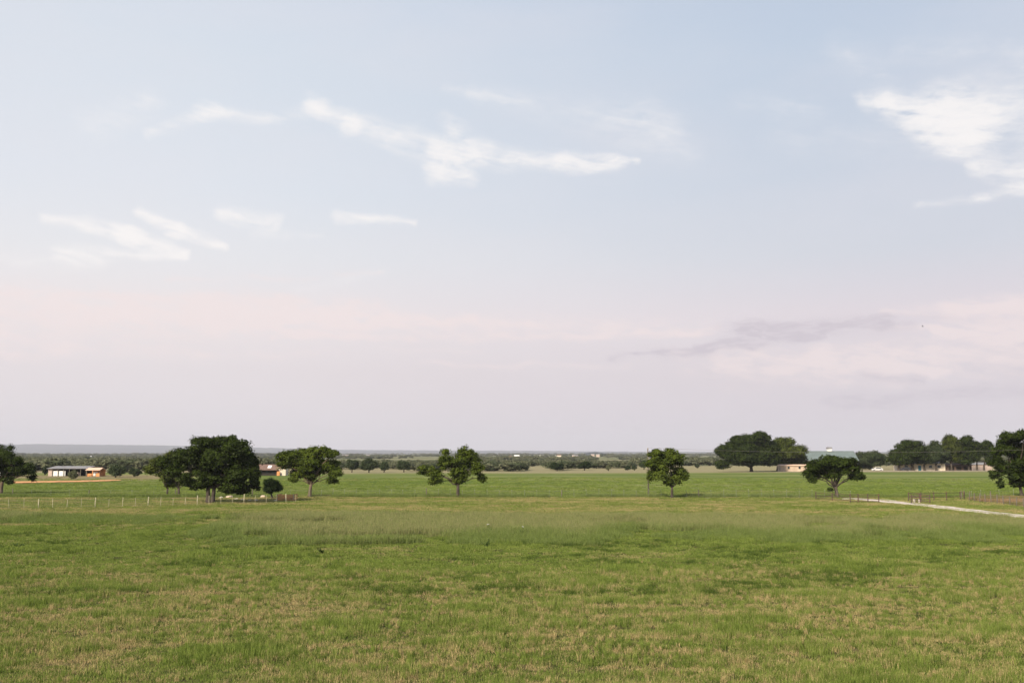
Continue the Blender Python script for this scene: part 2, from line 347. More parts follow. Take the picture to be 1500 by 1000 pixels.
# ------------------------------------------------------------------ ground sheet
def ground_material():
    m = bpy.data.materials.new('pasture_ground'); m.use_nodes = True; t = NT(m.node_tree); t.n.clear()
    o = t.new('ShaderNodeOutputMaterial')
    pos = t.new('ShaderNodeNewGeometry').outputs['Position']
    sp = t.new('ShaderNodeSeparateXYZ'); t.l.new(pos, sp.inputs[0]); X, Y = sp.outputs[0], sp.outputs[1]
    jit = t.math('MULTIPLY', t.math('SUBTRACT', t.noise(t.scale(pos, (0.02, 0.05, 0)), 1.0, 4), 0.5), 1.0)
    yj = t.math('MULTIPLY_ADD', t.math('MULTIPLY', jit, 0.35), Y, Y)
    nA = t.noise(t.scale(pos, (0.45, 0.5, 0)), 1.0, 6, 0.6); nB = t.noise(t.scale(pos, (2.5, 3.5, 0)), 1.0, 4, 0.7)
    near = t.mix(t.remap(nA, 0.38, 0.68), (0.050, 0.065, 0.018), (0.11, 0.090, 0.045))
    near = t.mix(t.remap(nB, 0.35, 0.65), t.mix(0.45, near, (0.03, 0.035, 0.012)), near)
    # dry strip on the near side of the cross fence
    nC = t.noise(t.scale(pos, (0.02, 0.20, 0)), 1.0, 5, 0.6)
    dry = t.mix(t.remap(nC, 0.36, 0.60), (0.100, 0.120, 0.036), (0.160, 0.145, 0.065))
    # green crop beyond it, in faint bands
    nD = t.noise(t.scale(pos, (0.010, 0.035, 0)), 1.0, 6, 0.65); nE = t.noise(t.scale(pos, (0.06, 0.22, 0)), 1.0, 6, 0.7)
    crop = t.mix(t.remap(nD, 0.33, 0.67), (0.085, 0.125, 0.028), (0.195, 0.205, 0.080))
    crop = t.mix(t.math('MULTIPLY', t.remap(nE, 0.35, 0.65), 0.45), crop, (0.09, 0.12, 0.035))
    pale = t.mix(nD, (0.20, 0.19, 0.10), (0.26, 0.22, 0.14))
    scrub = t.mix(t.remap(t.noise(t.scale(pos, (0.004, 0.004, 0)), 1.0, 5, 0.6), 0.4, 0.65), (0.10, 0.115, 0.055), (0.22, 0.20, 0.12))
    c = t.mix(t.remap(yj, 112, 124), near, dry)
    c = t.mix(t.remap(Y, 160.5, 163), c, crop)
    # drier edge where the crop ends
    yw = t.math('MULTIPLY_ADD', jit, 60.0, Y)
    c = t.mix(t.remap(yw, 365, 405), c, pale)
    c = t.mix(t.remap(yw, 620, 720), c, scrub)
    # reddish dry weeds right of the road
    mr = t.math('MULTIPLY', t.remap(X, 66.5, 69.5), t.math('MULTIPLY', t.remap(Y, 124, 130), t.remap(Y, 166, 160)))
    c = t.mix(mr, c, t.mix(nA, (0.15, 0.125, 0.06), (0.22, 0.155, 0.085)))
    # bare ground on the left, in front of the long shed
    ml = t.math('MULTIPLY', t.remap(X, -96, -104), t.math('MULTIPLY', t.remap(yw, 268, 276), t.remap(yw, 345, 335)))
    c = t.mix(t.math('MULTIPLY', ml, 0.8), c, (0.21, 0.165, 0.10))
    b = t.new('ShaderNodeBsdfDiffuse'); t.put(b.inputs[0], c)
    bp = t.new('ShaderNodeBump'); bp.inputs['Strength'].default_value = 0.8; bp.inputs['Distance'].default_value = 0.2
    t.put(bp.inputs['Height'], t.math('ADD', nB, t.math('MULTIPLY', nE, 3.0))); t.l.new(bp.outputs[0], b.inputs['Normal'])
    t.l.new(b.outputs[0], o.inputs[0]); return m
M['ground'] = ground_material()
rows = list(np.arange(-400, 20, 20.0)) + list(np.arange(20, 190, 0.8)) + list(190*np.power(19500/190, np.linspace(0, 1, 190)))
u = np.concatenate([np.linspace(-1, -0.72, 6)[:-1], np.linspace(-0.72, 0.72, 200), np.linspace(0.72, 1, 6)[1:]])
RW = np.array(rows); XX = (60 + 0.75*np.abs(RW))[:, None]*u[None, :]; YY = np.repeat(RW[:, None], len(u), 1)
V = np.stack([XX, YY, ground(XX, YY)], -1).reshape(-1, 3)
nr, nc = XX.shape; i = np.arange(nr*nc).reshape(nr, nc)
Fc = np.stack([i[:-1, :-1], i[:-1, 1:], i[1:, 1:], i[1:, :-1]], -1).reshape(-1, 4)
tag(link_mesh('ground', mesh_np('ground', V, Fc, M['ground'], 4, True)), kind='structure')

# ------------------------------------------------------------------ hills on the horizon
def hill_material():
    m = bpy.data.materials.new('wooded_hills'); m.use_nodes = True; t = NT(m.node_tree); t.n.clear()
    o = t.new('ShaderNodeOutputMaterial'); pos = t.new('ShaderNodeNewGeometry').outputs['Position']
    n = t.noise(t.scale(pos, (0.006, 0.004, 0.02)), 1.0, 6, 0.65); n2 = t.noise(t.scale(pos, (0.0012, 0.0012, 0.03)), 1.0, 5, 0.6)
    c = t.mix(t.remap(n, 0.35, 0.65), (0.022, 0.030, 0.034), (0.062, 0.068, 0.068))
    c = t.mix(t.remap(n2, 0.58, 0.70), c, (0.21, 0.185, 0.12))
    b = t.new('ShaderNodeBsdfDiffuse'); t.put(b.inputs[0], c); t.l.new(b.outputs[0], o.inputs[0]); return m
M['hill'] = hill_material()
hx = [-300, 0, 60, 160, 260, 380, 480, 600, 740, 860, 1000, 1200, 1400, 1560, 1900]
hy = [651, 649.5, 649.5, 650.5, 652, 654.5, 657.5, 658.5, 659, 660, 660.5, 661.0, 660.5, 661, 659]
ncol, nrow = 420, 26
px = np.linspace(-300, 1900, ncol); top = np.interp(px, hx, hy)
V = []
for r in range(nrow):
    f = r/(nrow-1); Yd = 11500 + 6500*f
    hgt = (HY-top)/F*15530 + H
    prof = sst(0, 0.62, f)*(1-0.25*sst(0.7, 1, f))
    X = (px-750)/F*Yd
    z = gz(0, min(Yd, 12000))-4 + (hgt-10)*prof*(1+0.10*(N1.fbm(px/34, np.full(ncol, f*4), 4)-0.5)) + prof*13*(N2.fbm(px/5, np.full(ncol, f*9), 4)-0.5)
    V.append(np.stack([X, np.full(ncol, Yd), z], -1))
V = np.concatenate(V); i = np.arange(nrow*ncol).reshape(nrow, ncol)
Fc = np.stack([i[:-1, :-1], i[:-1, 1:], i[1:, 1:], i[1:, :-1]], -1).reshape(-1, 4)
tag(link_mesh('hills', mesh_np('hills', V, Fc, M['hill'], 4, True)), kind='structure')
# the small knoll seen on the plain right of the middle
kx, kY = at(872, 4200)[0], 4200
V, Fc = [], []
nn = 28
for a in range(nn):
    for b in range(nn):
        uu, vv = a/(nn-1)*2-1, b/(nn-1)*2-1; r = min(1, math.hypot(uu, vv))
        x, y = kx+uu*75, kY+vv*160
        V.append((x, y, gz(x, y)-2 + 15*(1-r*r)*(0.8+0.4*float(N1.fbm(uu*2, vv*2, 3)))))
i = np.arange(nn*nn).reshape(nn, nn)
Fc = np.stack([i[:-1, :-1], i[1:, :-1], i[1:, 1:], i[:-1, 1:]], -1).reshape(-1, 4)
tag(link_mesh('hill', mesh_np('knoll', V, Fc, M['hill'], 4, True)), kind='structure')

# ------------------------------------------------------------------ haze
# (an even, thin volume round the whole scene; see the box at the end of the structure)
hz = MB().box((0, 9600, 180), (33400, 20500, 372))
def haze_material():
    m = bpy.data.materials.new('haze_air'); m.use_nodes = True; t = NT(m.node_tree); t.n.clear()
    o = t.new('ShaderNodeOutputMaterial'); v = t.new('ShaderNodeVolumePrincipled')
    v.inputs['Color'].default_value = (0.78, 0.80, 0.90, 1); v.inputs['Density'].default_value = 6.5e-5
    v.inputs['Anisotropy'].default_value = 0.0
    t.l.new(v.outputs[0], o.inputs['Volume']); return m
tag(hz.build('haze', haze_material()), kind='stuff')

# ------------------------------------------------------------------ gravel road
def strip(name, pts, widths, m, dz=0.03, sub=14, edge=0.35):
    """ribbon following the ground along a polyline, with ragged edges"""
    P2 = []; W2 = []
    for k in range(len(pts)-1):
        for s_ in range(sub):
            f = s_/sub; P2.append(tuple(pts[k][j]*(1-f)+pts[k+1][j]*f for j in (0, 1))); W2.append(widths[k]*(1-f)+widths[k+1]*f)
    P2.append(pts[-1]); W2.append(widths[-1]); V = []; nc = 7
    for k, (p, wd) in enumerate(zip(P2, W2)):
        a = P2[max(k-1, 0)]; b = P2[min(k+1, len(P2)-1)]; t = Vector((b[0]-a[0], b[1]-a[1])).normalized(); nrm = Vector((-t.y, t.x))
        for j in range(nc):
            f = (j/(nc-1)-0.5); e = edge*(random.random()-0.5) if j in (0, nc-1) else 0
            x, y = p[0]+nrm.x*(f*wd+e), p[1]+nrm.y*(f*wd+e)
            z = gz(x, y)+dz - (0.12 if j in (0, nc-1) else 0)
            V.append((x, y, z))
    n = len(P2); i = np.arange(n*nc).reshape(n, nc)
    Fc = np.stack([i[:-1, :-1], i[:-1, 1:], i[1:, 1:], i[1:, :-1]], -1).reshape(-1, 4)
    return link_mesh(name, mesh_np(name, V, Fc, m, 4, True))
def gravel(name, a, b, rut=None):
    m = bpy.data.materials.new(name); m.use_nodes = True; t = NT(m.node_tree); t.n.clear()
    o = t.new('ShaderNodeOutputMaterial'); pos = t.new('ShaderNodeNewGeometry').outputs['Position']
    n = t.noise(pos, 1.6, 6, 0.7); n2 = t.noise(t.scale(pos, (0.5, 0.12, 0)), 1.0, 5, 0.6)
    c = t.mix(t.remap(n, 0.3, 0.7), a, b); c = t.mix(t.remap(n2, 0.52, 0.66, 0, 0.5), c, tuple(v*0.55 for v in a))
    d = t.new('ShaderNodeBsdfDiffuse'); t.put(d.inputs[0], c)
    bp = t.new('ShaderNodeBump'); bp.inputs['Strength'].default_value = 0.4; t.put(bp.inputs['Height'], n); t.l.new(bp.outputs[0], d.inputs['Normal'])
    t.l.new(d.outputs[0], o.inputs[0]); return m
M['gravel'] = gravel('pale_gravel', (0.38, 0.33, 0.29), (0.58, 0.51, 0.46))
M['dirt'] = gravel('orange_dirt', (0.42, 0.21, 0.10), (0.60, 0.33, 0.17))
M['dusty'] = gravel('dusty_track', (0.34, 0.28, 0.21), (0.46, 0.39, 0.30))
road_pts = [(51.8, 157.8), (53.6, 157.0), (55.4, 154.0), (56.2, 147.0), (55.6, 138.0), (56.2, 128.0), (57.0, 112.0), (59.5, 90.0), (63, 60), (68, 30)]
tag(strip('road', road_pts, [2.0, 4.0, 6.0, 5.4, 4.2, 4.0, 4.0, 4.0, 4.0, 4.0], M['gravel'], 0.13), kind='structure')
tag(strip('path', [(-126, 252), (-112, 262), (-107, 273)], [14, 10, 3], M['dirt'], 0.25, edge=0.8), kind='structure')
tag(strip('path', [(118, 398), (160, 394), (205, 396), (240, 400)], [5, 5, 5, 5], M['dusty'], 0.35, edge=0.8), kind='structure')

# ------------------------------------------------------------------ trees
def unit(n):
    v = rng.normal(size=(n, 3)); return v/np.linalg.norm(v, axis=1, keepdims=True)
def leaf_mesh(name, lobes, m, leaf, dens, flat=0.7, clump=0.16, hole=0.0, nsub=13):
    """small leaf faces gathered in boughs: every lobe is a bunch of smaller uneven clumps with gaps between them"""
    allv = []
    for (c, r) in lobes:
        c = np.array(c); r = np.array(r)
        sd_ = unit(nsub); sr = 0.74*(0.45+0.55*rng.random(nsub)**0.6)
        sc = c + sd_*r*sr[:, None]; sc = np.concatenate([sc, c[None]])
        for q in range(nsub+1):
            rs = r*(0.26+0.22*rng.random())*(1.35 if q == nsub else 1); rs = np.maximum(rs, np.array([rs.mean()]*3)*0.8)
            area = 4*math.pi*rs.mean()**2
            per = 6; ns = max(3, int(area*dens*5.0/(0.34*leaf*leaf)/per*0.62))
            d = unit(ns); d[:, 2] = np.where(d[:, 2] < -0.35, -d[:, 2]*0.8, d[:, 2]); rad = 1-0.55*rng.random(ns)**1.5
            ctr = sc[q] + d*rs*(rad*(0.75+0.55*rng.random(ns)))[:, None]
            cc = np.repeat(ctr, per, 0); dd = np.repeat(d, per, 0); n = len(cc)
            p = cc + rng.normal(size=(n, 3))*clump*np.array([1, 1, 0.7])
            nm = unit(n)*0.8 + dd*1.0 + np.array([0, 0, 0.45]); nm /= np.linalg.norm(nm, axis=1, keepdims=True)
            a = np.cross(nm, unit(n)); a /= np.linalg.norm(a, axis=1, keepdims=True)+1e-9; b = np.cross(nm, a)
            s = leaf*(0.55+0.9*rng.random(n))[:, None]
            allv.append(np.stack([p-a*s*0.5, p-b*s*0.32, p+a*s*0.5, p+b*s*0.32], 1).reshape(-1, 3))
    V = np.concatenate(allv); n = len(V)//4
    return mesh_np(name, V, np.arange(n*4).reshape(n, 4), m)
def make_tree(name, label, lobes_px, trunk_px, base_py, m, trunk_w=5.0, leaf=0.25, dens=0.36, bark='bark', fork_py=None, group=None,
              cat='tree', Y=None, second=None, hole=0.0, clump=0.17, depth=0.85, limbs=True, grow=1.0, nsub=13, spread=1.1):
    Y = Y or dist(base_py); k = Y/F
    bx = at(trunk_px, Y)[0]; bz = gz(bx, Y)
    root = empty(name, (bx, Y, bz), label, cat, group)
    lobes = []
    for (x, y, rx, ry) in lobes_px:
        rx, ry = rx*grow, ry*grow
        X, Z = at(x, Y, y)
        off = (random.random()-0.5)*rx*k*spread
        lobes.append(((X-bx, off, Z-bz), (rx*k, max(rx, ry)*k*depth, ry*k)))
    crown = link_mesh('crown', leaf_mesh('crown', lobes, m, leaf, dens, hole=hole, clump=clump, nsub=nsub), root)
    mb = MB(); low = min(c[2]-r[2] for c, r in lobes); mid = sum(c[2] for c, r in lobes)/len(lobes)
    fz = (H - (fork_py-HY)*k - bz) if fork_py else max(low*0.9, mid*0.45)
    tw = trunk_w*k*0.5
    bases = [(0.0, tw)] + ([((s_-trunk_px)*k, tw*f_) for s_, f_ in second] if second else [])
    for q, (ox, r0) in enumerate(bases):
        lean = (random.random()-0.5)*0.4
        tp = [(ox, 0, -0.3), (ox, 0, 0.25), (ox+lean*0.3, 0.05, fz*0.5), (ox+lean, 0.1, fz)]
        mb.tube(tp, [r0*1.5, r0*1.12, r0*0.92, r0*0.85], 9)
        for j, (c, r) in enumerate(lobes):
            if len(bases) > 1 and (j % len(bases)) != q: continue
            if not limbs: continue
            e = Vector(c); a = Vector((ox+lean, 0.1, fz*0.93)); rr = r0*(0.62 if j < 4 else 0.42)
            pts = [a]; nseg = 5
            for s_ in range(1, nseg+1):
                f = s_/nseg; p = a.lerp(e, f); p.z += math.sin(f*math.pi)*0.12*(e-a).length*(1 if e.z > fz else 0.6)
                p += Vector((random.gauss(0, .12), random.gauss(0, .12), random.gauss(0, .08)))*min(1.5, (e-a).length*0.3)
                pts.append(p)
            mb.tube(pts, [rr*(1-0.8*s_/nseg) for s_ in range(nseg+1)], 6)
            for w_ in range(3):
                f = random.choice((2, 3, 4)); d = Vector(unit(1)[0]); d = Vector((d.x*r[0], d.y*r[1], abs(d.z)*r[2]))*0.8
                mb.tube([pts[f], pts[f]+d*0.5+Vector((0, 0, 0.1)), pts[f]+d], [rr*0.32, rr*0.2, rr*0.08], 5)
    mb.build('trunk', M[bark], root, smooth=True)
    return root

make_tree('oak_tree', 'spreading dark oak cut off by the left edge of the photo', [(-14, 668, 26, 16), (12, 666, 18, 15), (34, 682, 18, 13), (5, 688, 28, 13), (44, 692, 11, 8), (-25, 690, 20, 16), (14, 704, 9, 6), (48, 700, 5, 5)],
          4, 724, M['leaf_dark'], 6, bark='bark_pale', grow=1.1, fork_py=704)
make_tree('oak_tree', 'largest and darkest oak with double trunk, behind the pale-post fence',
          [(306, 656, 30, 20), (345, 664, 26, 22), (280, 672, 24, 18), (258, 684, 20, 18), (366, 682, 15, 22), (352, 704, 26, 18), (298, 694, 26, 20), (328, 690, 28, 20),
           (276, 702, 14, 11), (371, 711, 10, 11), (326, 646, 22, 11), (334, 712, 22, 9), (308, 704, 20, 12), (290, 712, 13, 8), (340, 716, 20, 9), (322, 700, 18, 14), (296, 708, 12, 8), (240, 678, 10, 10), (350, 690, 22, 20), (372, 698, 10, 16), (356, 716, 18, 9), (318, 672, 26, 20), (292, 682, 20, 16)],
          307, 736, M['leaf_dark'], 6.5, fork_py=712, second=[(314, 0.9)], leaf=0.27, dens=0.42)
make_tree('oak_tree', 'smaller oak with lighter green top merging with the left side of the largest oak', [(233, 678, 17, 13), (246, 694, 18, 14), (221, 688, 12, 10), (258, 670, 16, 12), (250, 708, 13, 7), (282, 708, 14, 7)],
          247, 726, M['leaf_light'], 3, fork_py=714, Y=166, second=[(264, 1.3)])
make_tree('cedar_tree', 'small round dark cedar by the rock pile, between the largest oak and the pecan', [(398, 711, 11, 12), (393, 716, 8, 9), (404, 715, 8, 9), (399, 707, 8, 8)],
          400, 730, M['leaf_cedar'], 3, leaf=0.16, dens=0.5, clump=0.2, cat='tree')
make_tree('pecan_tree', 'broad yellow-green pecan on a straight pale trunk beside the orange board pen',
          [(424, 671, 20, 12), (442, 664, 18, 11), (466, 662, 16, 11), (485, 666, 12, 12), (450, 682, 28, 13), (480, 687, 20, 14), (416, 680, 12, 8), (437, 695, 14, 8), (494, 696, 11, 9), (488, 703, 9, 7), (430, 703, 7, 5), (455, 697, 16, 8)],
          455, 728, M['leaf_mid'], 5, bark='bark_pale', grow=1.08, fork_py=708, hole=0.31)
make_tree('pecan_tree', 'ragged open-crowned tree standing alone mid-field, low limb hanging to its left',
          [(622, 689, 13, 8), (638, 697, 15, 13), (660, 678, 20, 15), (684, 676, 22, 13), (700, 688, 13, 13), (675, 693, 18, 13), (706, 700, 7, 9), (632, 706, 7, 5), (678, 662, 9, 9), (690, 664, 7, 8), (652, 662, 8, 6), (671, 704, 11, 5)],
          671, 729, M['leaf_mid'], 5, bark='bark', fork_py=708, hole=0.34)
make_tree('pecan_tree', 'narrow upright yellow-green tree growing against the utility pole',
          [(965, 666, 14, 9), (983, 664, 10, 8), (957, 680, 12, 11), (977, 680, 20, 15), (992, 677, 12, 13), (995, 694, 12, 9), (967, 695, 14, 10), (984, 704, 13, 8), (953, 700, 6, 9), (1003, 699, 5, 5)],
          983, 730, M['leaf_mid'], 3.6, bark='bark', grow=1.14, fork_py=712, hole=0.29)
make_tree('oak_tree', 'dark low wide tree with forked trunk left of the pipe gate',
          [(1200, 681, 17, 10), (1222, 679, 22, 11), (1245, 684, 16, 11), (1193, 694, 13, 11), (1224, 692, 20, 11), (1253, 696, 11, 8), (1240, 675, 12, 6), (1262, 699, 5, 5), (1190, 701, 8, 6), (1213, 694, 12, 10), (1216, 717, 4, 2)],
          1224, 729, M['leaf_dark'], 5.5, grow=1.12, fork_py=712, hole=0.28)
make_tree('oak_tree', 'tall dark oak cut off by the right edge, above the dry red weeds',
          [(1476, 641, 16, 9), (1492, 639, 12, 9), (1472, 660, 18, 13), (1495, 660, 22, 20), (1462, 680, 12, 10), (1490, 688, 22, 18), (1516, 670, 22, 26), (1520, 650, 20, 16), (1456, 696, 7, 8), (1500, 706, 16, 10), (1467, 708, 4, 8), (1485, 704, 10, 9)],
          1493, 728, M['leaf_dark'], 4.6, grow=1.12, fork_py=712, hole=0.29, leaf=0.26)
FR = dict(leaf=0.46, dens=0.42, clump=0.34, hole=0.28, grow=1.2, nsub=17, spread=0.6)
make_tree('oak_tree', 'tallest far oak of the pair left of the green-roofed barn', [(1090, 647, 18, 14), (1110, 645, 16, 12), (1062, 661, 14, 11), (1075, 671, 24, 11), (1113, 660, 18, 15), (1058, 681, 10, 6), (1122, 672, 14, 11), (1098, 668, 24, 13), (1128, 657, 14, 10), (1073, 656, 13, 9), (1118, 650, 12, 9)],
          1100, 691, M['leaf_dark'], 5, fork_py=684, **FR)
make_tree('oak_tree', 'rounder far oak of the pair, nearest the green-roofed barn', [(1150, 654, 20, 11), (1156, 667, 24, 13), (1140, 671, 18, 11), (1172, 672, 10, 10), (1132, 664, 12, 10), (1163, 678, 14, 4), (1181, 679, 7, 5), (1146, 677, 10, 5)],
          1139, 690, M['leaf_light'], 5, fork_py=683, **FR)
make_tree('oak_tree', 'low far tree in front of the right end of the green-roofed barn', [(1262, 672, 13, 8), (1280, 670, 14, 9), (1270, 679, 16, 7), (1290, 675, 8, 8), (1248, 676, 8, 6)],
          1276, 690, M['leaf_cool'], 2.5, fork_py=684, Y=432, **FR)
make_tree('oak_tree', 'far rounded oak with two trunks over the dark car', [(1330, 654, 17, 12), (1315, 667, 13, 10), (1340, 664, 15, 11), (1326, 673, 20, 8), (1345, 672, 12, 8), (1308, 674, 8, 6), (1345, 658, 10, 10), (1350, 668, 10, 8)],
          1316, 689.5, M['leaf_dark'], 4, fork_py=681, second=[(1336, 1.0)], Y=409.5, **FR)
make_tree('oak_tree', 'far mid-green oak just right of the teal door', [(1368, 658, 13, 11), (1360, 665, 9, 9), (1376, 667, 12, 8), (1362, 673, 10, 6), (1352, 666, 10, 8), (1382, 673, 8, 6)],
          1370, 690, M['leaf_cool'], 3.2, fork_py=680, second=[(1353, .9)], Y=409.5, **FR)
make_tree('oak_tree', 'tall open far oak before the low brown shed', [(1388, 649, 13, 10), (1396, 660, 13, 11), (1400, 671, 9, 8), (1386, 666, 8, 8)],
          1393, 690, M['leaf_light'], 2.8, fork_py=679, Y=409.5, **FR)
make_tree('oak_tree', 'dark far oak fourth from the left in the right-hand row', [(1416, 649, 11, 10), (1420, 661, 13, 12), (1413, 674, 10, 7), (1425, 672, 8, 7), (1407, 662, 9, 10)],
          1418, 690, M['leaf_dark'], 3, fork_py=680, Y=409.5, **FR)
make_tree('oak_tree', 'slim far oak left of the last oak in the right-hand row', [(1432, 656, 11, 9), (1432, 667, 12, 10)],
          1430, 690, M['leaf_dark'], 3, fork_py=679, Y=409.5, **FR)
make_tree('oak_tree', 'last far oak of the right-hand row, half behind the large edge oak', [(1446, 651, 8, 7), (1447, 664, 11, 11), (1452, 676, 10, 7)],
          1440, 690, M['leaf_dark'], 3, fork_py=680, Y=409.5, **FR)

def shrub(label, x, base, wd, h, m, leaf=0.34, group=None, Y=None, cat='shrub'):
    nlob = 3 if wd < 12 else 5; L = []
    for q in range(nlob):
        f = (q+0.5)/nlob-0.5
        L.append((x+f*wd*0.62, base-h*(0.44+0.14*random.random()), wd*0.27, h*(0.50-0.2*abs(f))))
    return make_tree('shrub', label, L, x, base, m, 1.6, leaf=leaf, dens=0.5, clump=leaf*0.6, cat=cat, group=group, Y=Y, fork_py=base-h*0.2)
shrub('dark rounded shrub at the far field edge, left one of two big ones', 816, 689, 21, 12, M['leaf_cedar'])
shrub('wide flat-topped dark shrub at the far field edge, right one of two big ones', 856, 688, 21, 12, M['leaf_cedar'])
shrub('small upright brownish shrub alone on the pale grass', 891, 688.5, 6, 9, M['leaf_olive'])
shrub('small shrub on pale grass, left one of a close pair', 919, 688, 10, 6, M['leaf_cedar'])
shrub('small shrub on pale grass, right one of a close pair', 929, 688, 8, 6, M['leaf_cool'])
shrub('taller dark shrub half hidden behind the utility pole tree', 943, 687, 12, 13, M['leaf_cool'])
shrub('tiny dark shrub on the pale rise right of the utility pole tree', 1021, 685, 7, 5, M['leaf_cool'])
shrub('broad green bush right of the long shed', 171, 699, 29, 17, M['leaf_cool'], 0.3)
shrub('lower bush between the broad green bush and the largest oak', 198, 698, 16, 12, M['leaf_cool'], 0.3)
shrub('small olive tree standing in front of the long shed', 107, 702, 13, 13, M['leaf_olive'], 0.25, Y=285)
shrub('dark round bush at the left end of the long shed', 67, 695, 9, 12, M['leaf_cedar'], 0.3, Y=340)
shrub('dark green tree behind the right of the pecan, left end of a short row', 516, 690, 18, 18, M['leaf_cool'], 0.4, cat='tree')
shrub('dark flat-topped tree in the middle of the short row behind the pecan', 541, 690.5, 30, 19, M['leaf_cool'], 0.4, cat='tree')
shrub('dark tree right of the middle one in the short row', 563, 690, 14, 14, M['leaf_cool'], 0.4, cat='tree')
shrub('separate dark tree at the right end of the short row', 592, 690, 19, 17, M['leaf_cool'], 0.4, cat='tree')

# ------------------------------------------------------------------ far scrub woods (geometry-node instances of small crowns)
def scatter(name, pts, scl, rot, idx, protos, dry=None, tilt=None):
    col = bpy.data.collections.new(name+'_sources')
    for k, (me) in enumerate(protos):
        o = bpy.data.objects.new('%s_%02d' % (name, k), me); col.objects.link(o)
    me = bpy.data.meshes.new(name); me.vertices.add(len(pts)); me.vertices.foreach_set('co', np.asarray(pts, np.float32).ravel())
    def attr(n, typ, arr, key='value'):
        a = me.attributes.new(n, typ, 'POINT'); a.data.foreach_set(key, np.asarray(arr).ravel())
    attr('scl', 'FLOAT_VECTOR', np.asarray(scl, np.float32), 'vector'); attr('rot', 'FLOAT_VECTOR', np.asarray(rot, np.float32), 'vector')
    attr('idx', 'INT', np.asarray(idx, np.int32))
    attr('dry', 'FLOAT', np.asarray(dry if dry is not None else np.zeros(len(pts)), np.float32))
    me.materials.append(protos[0].materials[0])
    o = link_mesh(name, me)
    g = bpy.data.node_groups.new(name+'_nodes', 'GeometryNodeTree')
    g.interface.new_socket('Geometry', in_out='INPUT', socket_type='NodeSocketGeometry')
    g.interface.new_socket('Geometry', in_out='OUTPUT', socket_type='NodeSocketGeometry')
    N = g.nodes; L = g.links
    gi = N.new('NodeGroupInput'); go = N.new('NodeGroupOutput'); ci = N.new('GeometryNodeCollectionInfo')
    ci.inputs['Collection'].default_value = col; ci.inputs['Separate Children'].default_value = True; ci.inputs['Reset Children'].default_value = True
    ip = N.new('GeometryNodeInstanceOnPoints'); ip.inputs['Pick Instance'].default_value = True
    def na(n, t):
        q = N.new('GeometryNodeInputNamedAttribute'); q.data_type = t; q.inputs['Name'].default_value = n; return q.outputs['Attribute']
    L.new(gi.outputs[0], ip.inputs['Points']); L.new(ci.outputs[0], ip.inputs['Instance'])
    L.new(na('idx', 'INT'), ip.inputs['Instance Index']); L.new(na('scl', 'FLOAT_VECTOR'), ip.inputs['Scale'])
    er = N.new('FunctionNodeEulerToRotation'); L.new(na('rot', 'FLOAT_VECTOR'), er.inputs[0]); L.new(er.outputs[0], ip.inputs['Rotation'])
    L.new(ip.outputs[0], go.inputs[0])
    md = o.modifiers.new('scatter', 'NODES'); md.node_group = g
    return o
def crown_proto(k, m, leaf, dens):
    L = []
    for q in range(6):
        a = random.random()*6.28; r = random.random()*0.9
        L.append(((math.cos(a)*r, math.sin(a)*r, 0.75+random.random()*0.55), (0.8+random.random()*.3, 0.8+random.random()*.3, 0.55+random.random()*.2)))
    return leaf_mesh('scrub_crown', L, m, leaf, dens, clump=0.12, nsub=5)
pr = [crown_proto(k, (M['scrub_a'], M['scrub_b'], M['scrub_b'])[k % 3], 0.26, 0.30) for k in range(6)]
def wood(name, label, region, count, hgt, keep):
    pts = []; 
    (x0, x1), (Y0, Y1) = region
    n = count*3
    Yr = Y0*np.power(Y1/Y0, rng.random(n)); pxr = x0+(x1-x0)*rng.random(n); X = (pxr-750)/F*Yr
    k = keep(pxr, Yr, X); X, Yr = X[k][:count], Yr[k][:count]; n = len(X)
    h = hgt*(0.55+0.8*rng.random(n))*(0.7+0.6*N4.fbm(X/90, Yr/200, 2))
    s = h/1.6
    scl = np.stack([s*(1.0+0.7*rng.random(n)), s*(1.0+0.7*rng.random(n)), s], -1)
    rot = np.stack([np.zeros(n), np.zeros(n), rng.random(n)*6.28], -1)
    o = scatter(name, np.stack([X, Yr, ground(X, Yr)-0.1*s], -1), scl, rot, rng.integers(0, 6, n), pr)
    return tag(o, label, 'wood', kind='stuff')
open_field = lambda p, Y: (p > 930) & (p < 1500) & (Y < 640)
wood('scrub_wood', 'low dark scrub wood behind the long shed and beyond the left fields', ((-90, 400), (430, 760)), 900, 3.4,
     lambda p, Y, X: N1.fbm(X/40, Y/60, 3) > 0.42)
wood('scrub_wood', 'low olive scrub wood along the far edge of the green field', ((420, 950), (425, 900)), 800, 2.7,
     lambda p, Y, X: (N1.fbm(X/40+9, Y/60, 3) > 0.46) & ((p > 600) | (Y > 470)) & ((p < 930) | (Y > 640)) & ~((p > 825) & (Y < 500)))
wood('scrub_wood', 'scrub wood behind the pale grass and the barns on the right', ((925, 1600), (650, 1100)), 700, 4.0,
     lambda p, Y, X: N1.fbm(X/50+4, Y/60, 3) > 0.36)
wood('scrub_wood', 'hazy patchwork of scrub and trees on the plain below the hills', ((-120, 1620), (800, 3200)), 4600, 4.0,
     lambda p, Y, X: N2.fbm(X/140, Y/260, 3) > 0.50)
wood('scrub_wood', 'farthest hazy woodland at the foot of the hills', ((-120, 1620), (3000, 11000)), 6000, 6.5,
     lambda p, Y, X: N3.fbm(X/420, Y/700, 3) > 0.49)

